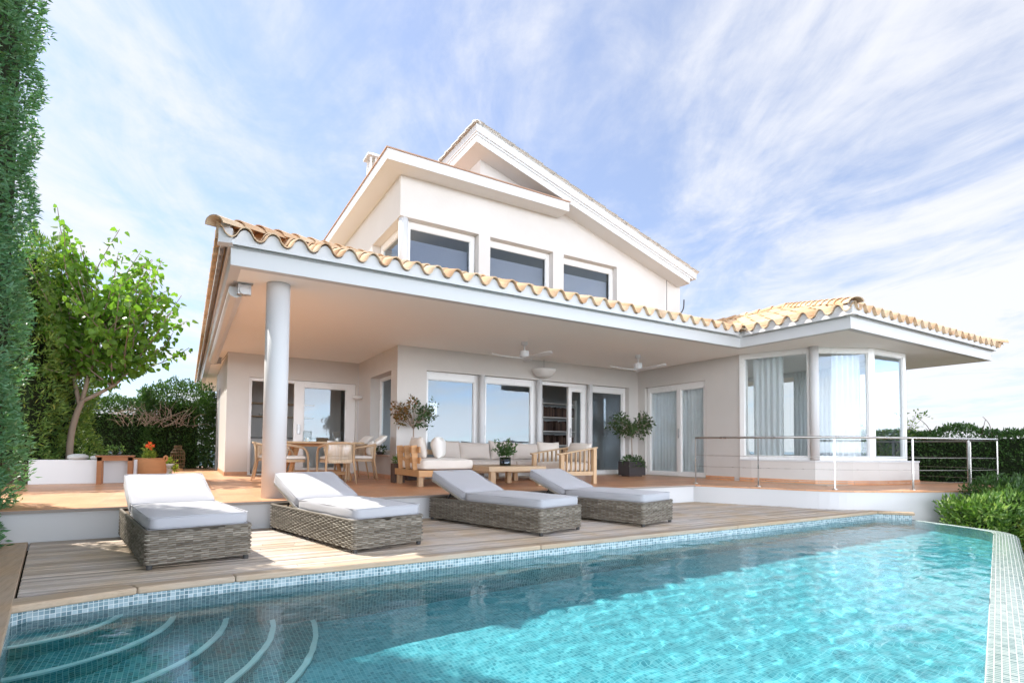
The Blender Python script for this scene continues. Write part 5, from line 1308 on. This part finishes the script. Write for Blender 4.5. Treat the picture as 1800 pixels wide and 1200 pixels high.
# ---- mulberry tree
def mulberry():
    t = root('mulberry_tree', 'bright green mulberry tree with a leaning forked trunk behind the low white wall', 'tree', (-1.86,13.0,0.3)); rng = np.random.default_rng(61); mb = MB()
    tr = catmull([(-1.88,13.0,0.2),(-1.87,13.0,0.8),(-1.80,13.0,1.22),(-1.72,13.0,1.50)],5)
    mb.tube(tr, [0.060-0.014*i/len(tr) for i in range(len(tr))], 10)
    P, Q = [], []
    limbs = [[(-1.72,13.0,1.49),(-1.42,12.95,1.68),(-1.15,12.9,1.90),(-0.95,12.9,2.25)], [(-1.72,13.0,1.50),(-1.64,13.0,1.95),(-1.55,13.05,2.45),(-1.50,13.1,3.0)], [(-1.76,13.0,1.42),(-1.88,13.15,1.95),(-2.0,13.25,2.7)]]
    ends = []
    for L in limbs:
        c = catmull(L,5); mb.tube(c, [0.040-0.020*i/len(c) for i in range(len(c))], 8); ends += [(c[-1],1.0,13),(c[len(c)*3//4],0.95,9),(c[len(c)//2],0.85,8)]
    shoots = []
    for (p, w_, nn) in ends:
        for k in range(nn):
            a = rng.uniform(0,6.28); el = math.asin(rng.uniform(0.12,0.99)); d = Vector((math.cos(a)*math.cos(el), 0.7*math.sin(a)*math.cos(el), math.sin(el))); L = rng.uniform(1.1,2.3)*w_*(1+0.5*math.sin(el)**2)
            pts = [p]
            for j in range(7):
                d = (d+Vector(rng.normal(size=3)*0.10)+Vector((0,0,0.09))).normalized(); pts.append(pts[-1]+d*L/7)
            shoots.append(pts)
    for pts in shoots:
        ok = []
        lim = 5.05-0.45*rng.uniform()**2-1.1*max(0, pts[-1].x+0.85)
        for q in pts:
            if q.z > lim or q.x > 0.02 or q.x < -2.75 or q.z < 1.66+0.10*(q.x+1.0): break
            ok.append(q)
        if len(ok) < 2: continue
        mb.tube(ok, [0.013*(1-i/(len(ok)+1))+0.0025 for i in range(len(ok))], 5)
        for i in range(len(ok)-1):
            for s in np.linspace(0,1,7):
                if i == 0 and s < 0.5: continue
                for _ in range(2 if rng.uniform() < 0.25 else 1):
                    c = ok[i].lerp(ok[i+1], s); dd = np.array(rng.normal(size=3)); dd /= np.linalg.norm(dd); P.append(np.array(c)+dd*0.05+rng.normal(size=3)*0.035); Q.append(dd*0.9+np.array([0,0,-0.75]))
    mb.build('trunk', 'bark', t, smooth=True)
    leaf_mesh('crown', P, Q, 0.125, 0.80, 'leaf_mulberry', t, rng, heart=True, fold=0.16)
mulberry()

# ================================================================== GARDEN AT THE RIGHT
hedge('clipped_hedge', 'dark clipped hedge beyond the steel railing at the right', 'hedge', [(16.0,4.2,-0.6,0.7,4.6,1.78,0.06),(16.6,-0.5,-0.8,0.8,1.6,1.95,0.0)], 'leaf_dark', 0.075, 720, 71, width=0.46, lump=0.14)
hedge('rounded_shrub', 'deep green shrub between the railing end and the yellower bushes', 'shrub', [(12.15,3.25,-1.6,0.95,0.42,1.78,-0.3),(13.6,2.85,-1.5,0.8,0.55,1.70,-0.2)], 'leaf_dark', 0.075, 1000, 72, width=0.42, lump=0.20, up=0.6)
hedge('bright_shrub', 'glossy bright green shrub touching the end of the curved white wall', 'shrub', [(11.12,3.42,-1.9,0.55,0.40,1.86,-0.35)], 'leaf_bright', 0.10, 1150, 73, width=0.34, lump=0.27, up=0.7)
hedge('yellow_shrub', 'lime yellow low shrub right at the overflow corner of the pool', 'shrub', [(11.45,2.60,-1.9,0.62,0.34,1.62,-0.3)], 'leaf_lime', 0.105, 1050, 74, width=0.30, lump=0.26, up=0.8)
rng = np.random.default_rng(75)
t = root('wild_bush', 'yellow green bush with loose shoots seen past the right end of the bay', 'bush', (15.0,6.65,-0.2)); mb = MB(); P, Q = [], []
for k in range(34):
    p = Vector((15.0+rng.normal()*0.18,6.65+rng.normal()*0.18,0.2)); d = Vector((rng.normal()*0.35,rng.normal()*0.35,1)).normalized(); pts = [p]
    for j in range(5): d = (d+Vector(rng.normal(size=3)*0.16)).normalized(); pts.append(pts[-1]+d*rng.uniform(0.20,0.34))
    mb.tube(pts, [0.010,0.008,0.006,0.005,0.004,0.003], 4)
    for j in range(1,6):
        for _ in range(16): dd = rng.normal(size=3); P.append(np.array(pts[j])+dd*0.06); Q.append(dd+np.array([0,0,0.4]))
mb.build('stems', 'twig', t); leaf_mesh('foliage', P, Q, 0.085, 0.4, 'leaf_yellowish', t, rng)
t = root('dry_shoots', 'long bare shoots arching above the clipped hedge at the right', 'twigs', (15.6,4.4,1.0)); mb = MB()
for pts in ([(15.55,4.35,1.0),(15.65,4.2,1.35),(15.75,3.9,1.65),(15.9,3.4,1.78)], [(15.6,4.8,1.0),(15.6,4.85,1.3),(15.55,4.95,1.48)], [(15.6,5.0,1.0),(15.6,4.95,1.25),(15.62,4.92,1.42)], [(15.55,5.9,1.0),(15.5,6.0,1.3),(15.4,6.15,1.5)]):
    mb = MB(); c = catmull(pts,5); mb.tube(c, [0.010-0.006*i/len(c) for i in range(len(c))], 5); mb.build('shoot', 'twig', t)
o = MB(); o.box(9.9,0.2,-2.4,11.6,2.35,-1.02); tag(o.build('catch_basin', 'white_paint', bevel=0.02), 'white overflow channel below the outer corner of the pool', 'basin')

# ================================================================== INSIDE THE ROOMS
def curtain(p0, p1, z0, z1, label, seed, amp=0.035, per=0.11):
    rg = random.Random(seed); p0, p1 = Vector(p0).to_3d(), Vector(p1).to_3d(); L = (p1-p0).length; d = (p1-p0)/L; nn = Vector((-d.y,d.x,0)); N = int(L/0.012); vs, fs = [], []
    for sd in (0, 0.006):
        for i in range(N+1):
            s = L*i/N; ph = 2*math.pi*s/per+1.3*math.sin(3*s+seed)
            for z, k in ((z0,1.0),((z0+z1)/2,0.9),(z1,0.55)): vs.append(p0+d*s+nn*(amp*k*math.sin(ph)+sd+0.01*math.sin(7*s+z))+Vector((0,0,z)))
    m = (N+1)*3
    for i in range(N):
        for j in range(2):
            a = i*3+j; fs += [(a,a+3,a+4,a+1),(m+a,m+a+1,m+a+4,m+a+3)]
    return tag(mesh_obj('curtain', vs, fs, 'curtain_cloth', smooth=True), label, 'curtain', 'white curtains in the bay room')
curtain((10.62,7.30),(10.85,6.75), 0.05, 2.70, 'white curtain at the left edge of the first bay window', 1)
curtain((11.30,5.98),(11.85,5.72), 0.05, 2.70, 'white curtain behind the middle pane of the bay', 2)
curtain((13.75,7.3),(13.80,8.3), 0.05, 2.70, 'white curtain on the far side of the bay room', 3)
curtain((10.68,10.20),(10.68,9.26), 0.03, 2.30, 'white curtain behind the left leaf of the right-hand sliding door', 4)
curtain((10.66,9.20),(10.66,8.38), 0.03, 2.30, 'white curtain behind the right leaf of the right-hand sliding door', 5)
t = root('bed', 'bed with white pillows and linen seen low through the bay windows', 'bed', (12.6,8.4,0))
mb = MB(); mb.box(11.75,7.5,0.1,13.4,9.5,0.34); mb.build('base', 'interior_grey', t)
soft_box('mattress', 1.65, 2.0, 0.2, 'bed_linen', t, (0,0.1,0.34), puff=0.02)
mb = MB(); mb.box(11.7,9.52,0.1,13.45,9.6,1.05); mb.build('headboard', 'interior_grey', t)
for k, x in enumerate((-0.4,0.4)):
    o = pillow_mesh('pillow', 0.65, 0.42, 0.16, 'bed_linen', 60+k); o.parent = t; o.location = (x,0.85,0.55); o.rotation_euler = (rad(-30),0,0)
t = root('bookshelf', 'dark bookcase with rows of books inside the open sliding door', 'bookcase', (9.3,12.7,0))
mb = MB()
for z in (0.35,0.75,1.15,1.55,1.95): mb.box(8.75,12.62,z,9.9,12.895,z+0.03)
mb.box(8.70,12.62,0.0,8.748,12.895,2.1); mb.box(9.902,12.62,0.0,9.95,12.895,2.1); mb.build('shelves', 'interior_white', t)
for z in (0.38,0.78,1.18,1.58):
    mb = MB(); x = 8.77
    while x < 9.85:
        w_ = random.uniform(0.02,0.045); mb.box(x,12.66,z+0.001,x+w_-0.002,12.86,z+random.uniform(0.2,0.30)); x += w_ if random.random() < 0.9 else 0.12
    mb.build('books', 'books', t)
t = root('floor_lamp', 'floor lamp with a white drum shade behind the first sliding pane', 'lamp', (4.75,11.5,0))
mb = MB(); mb.lathe([(0.20,1.38),(0.22,1.38),(0.22,1.68),(0.20,1.68)], n=28); mb.build('lamp_shade', 'lamp_shade', t, local=True)
mb = MB(); mb.tube([(0,0,0.02),(0,0,1.5)], 0.012, 8); mb.lathe([(0,0.012),(0.14,0.012),(0.14,0.03),(0,0.03)]); mb.build('stand', 'dark_metal', t, local=True)
t = root('kitchen_counter', 'white kitchen counter with a dark worktop seen through the kitchen door', 'counter', (1.9,15.6,0))
mb = MB(); mb.box(1.06,15.3,0.012,3.2,15.9,0.86); mb.build('cabinet', 'interior_white', t)
mb = MB(); mb.box(1.055,15.27,0.861,3.22,15.92,0.90); mb.build('worktop', 'counter', t)
mb = MB(); mb.tube(catmull([(1.75,15.6,0.9),(1.75,15.6,1.15),(1.75,15.54,1.22),(1.75,15.45,1.20),(1.75,15.43,1.12)],5), 0.014, 8); mb.build('tap', 'steel', t, smooth=True)
t = root('wall_shelf', 'wooden wall shelf carrying bowls above the kitchen counter', 'shelf', (2.0,16.0,1.45))
mb = MB(); mb.box(1.06,15.80,1.45,3.1,16.05,1.48); mb.build('board', 'oak', t)
mb = MB(); mb.box(1.06,15.80,1.80,3.1,16.05,1.84); mb.build('board', 'oak', t)
mb = MB(); mb.box(1.06,16.06,0.012,3.9,16.1,H-0.002); tag(mb.build('tiled_splashback', 'interior_white', V), kind=None)
for k, x in enumerate((1.25,1.45,1.75,2.1)):
    o = MB(); o.lathe([(0,0),(0.04,0),(0.065,0.07),(0.06,0.07),(0,0.01)], (x,15.93,1.481), 14); tag(o.build('bowl', 'interior_white', smooth=True), 'white bowl on the kitchen wall shelf', 'bowl', 'bowls on the kitchen shelf')
print('objects', len(bpy.data.objects), 'faces', sum(len(m.polygons) for m in bpy.data.meshes))
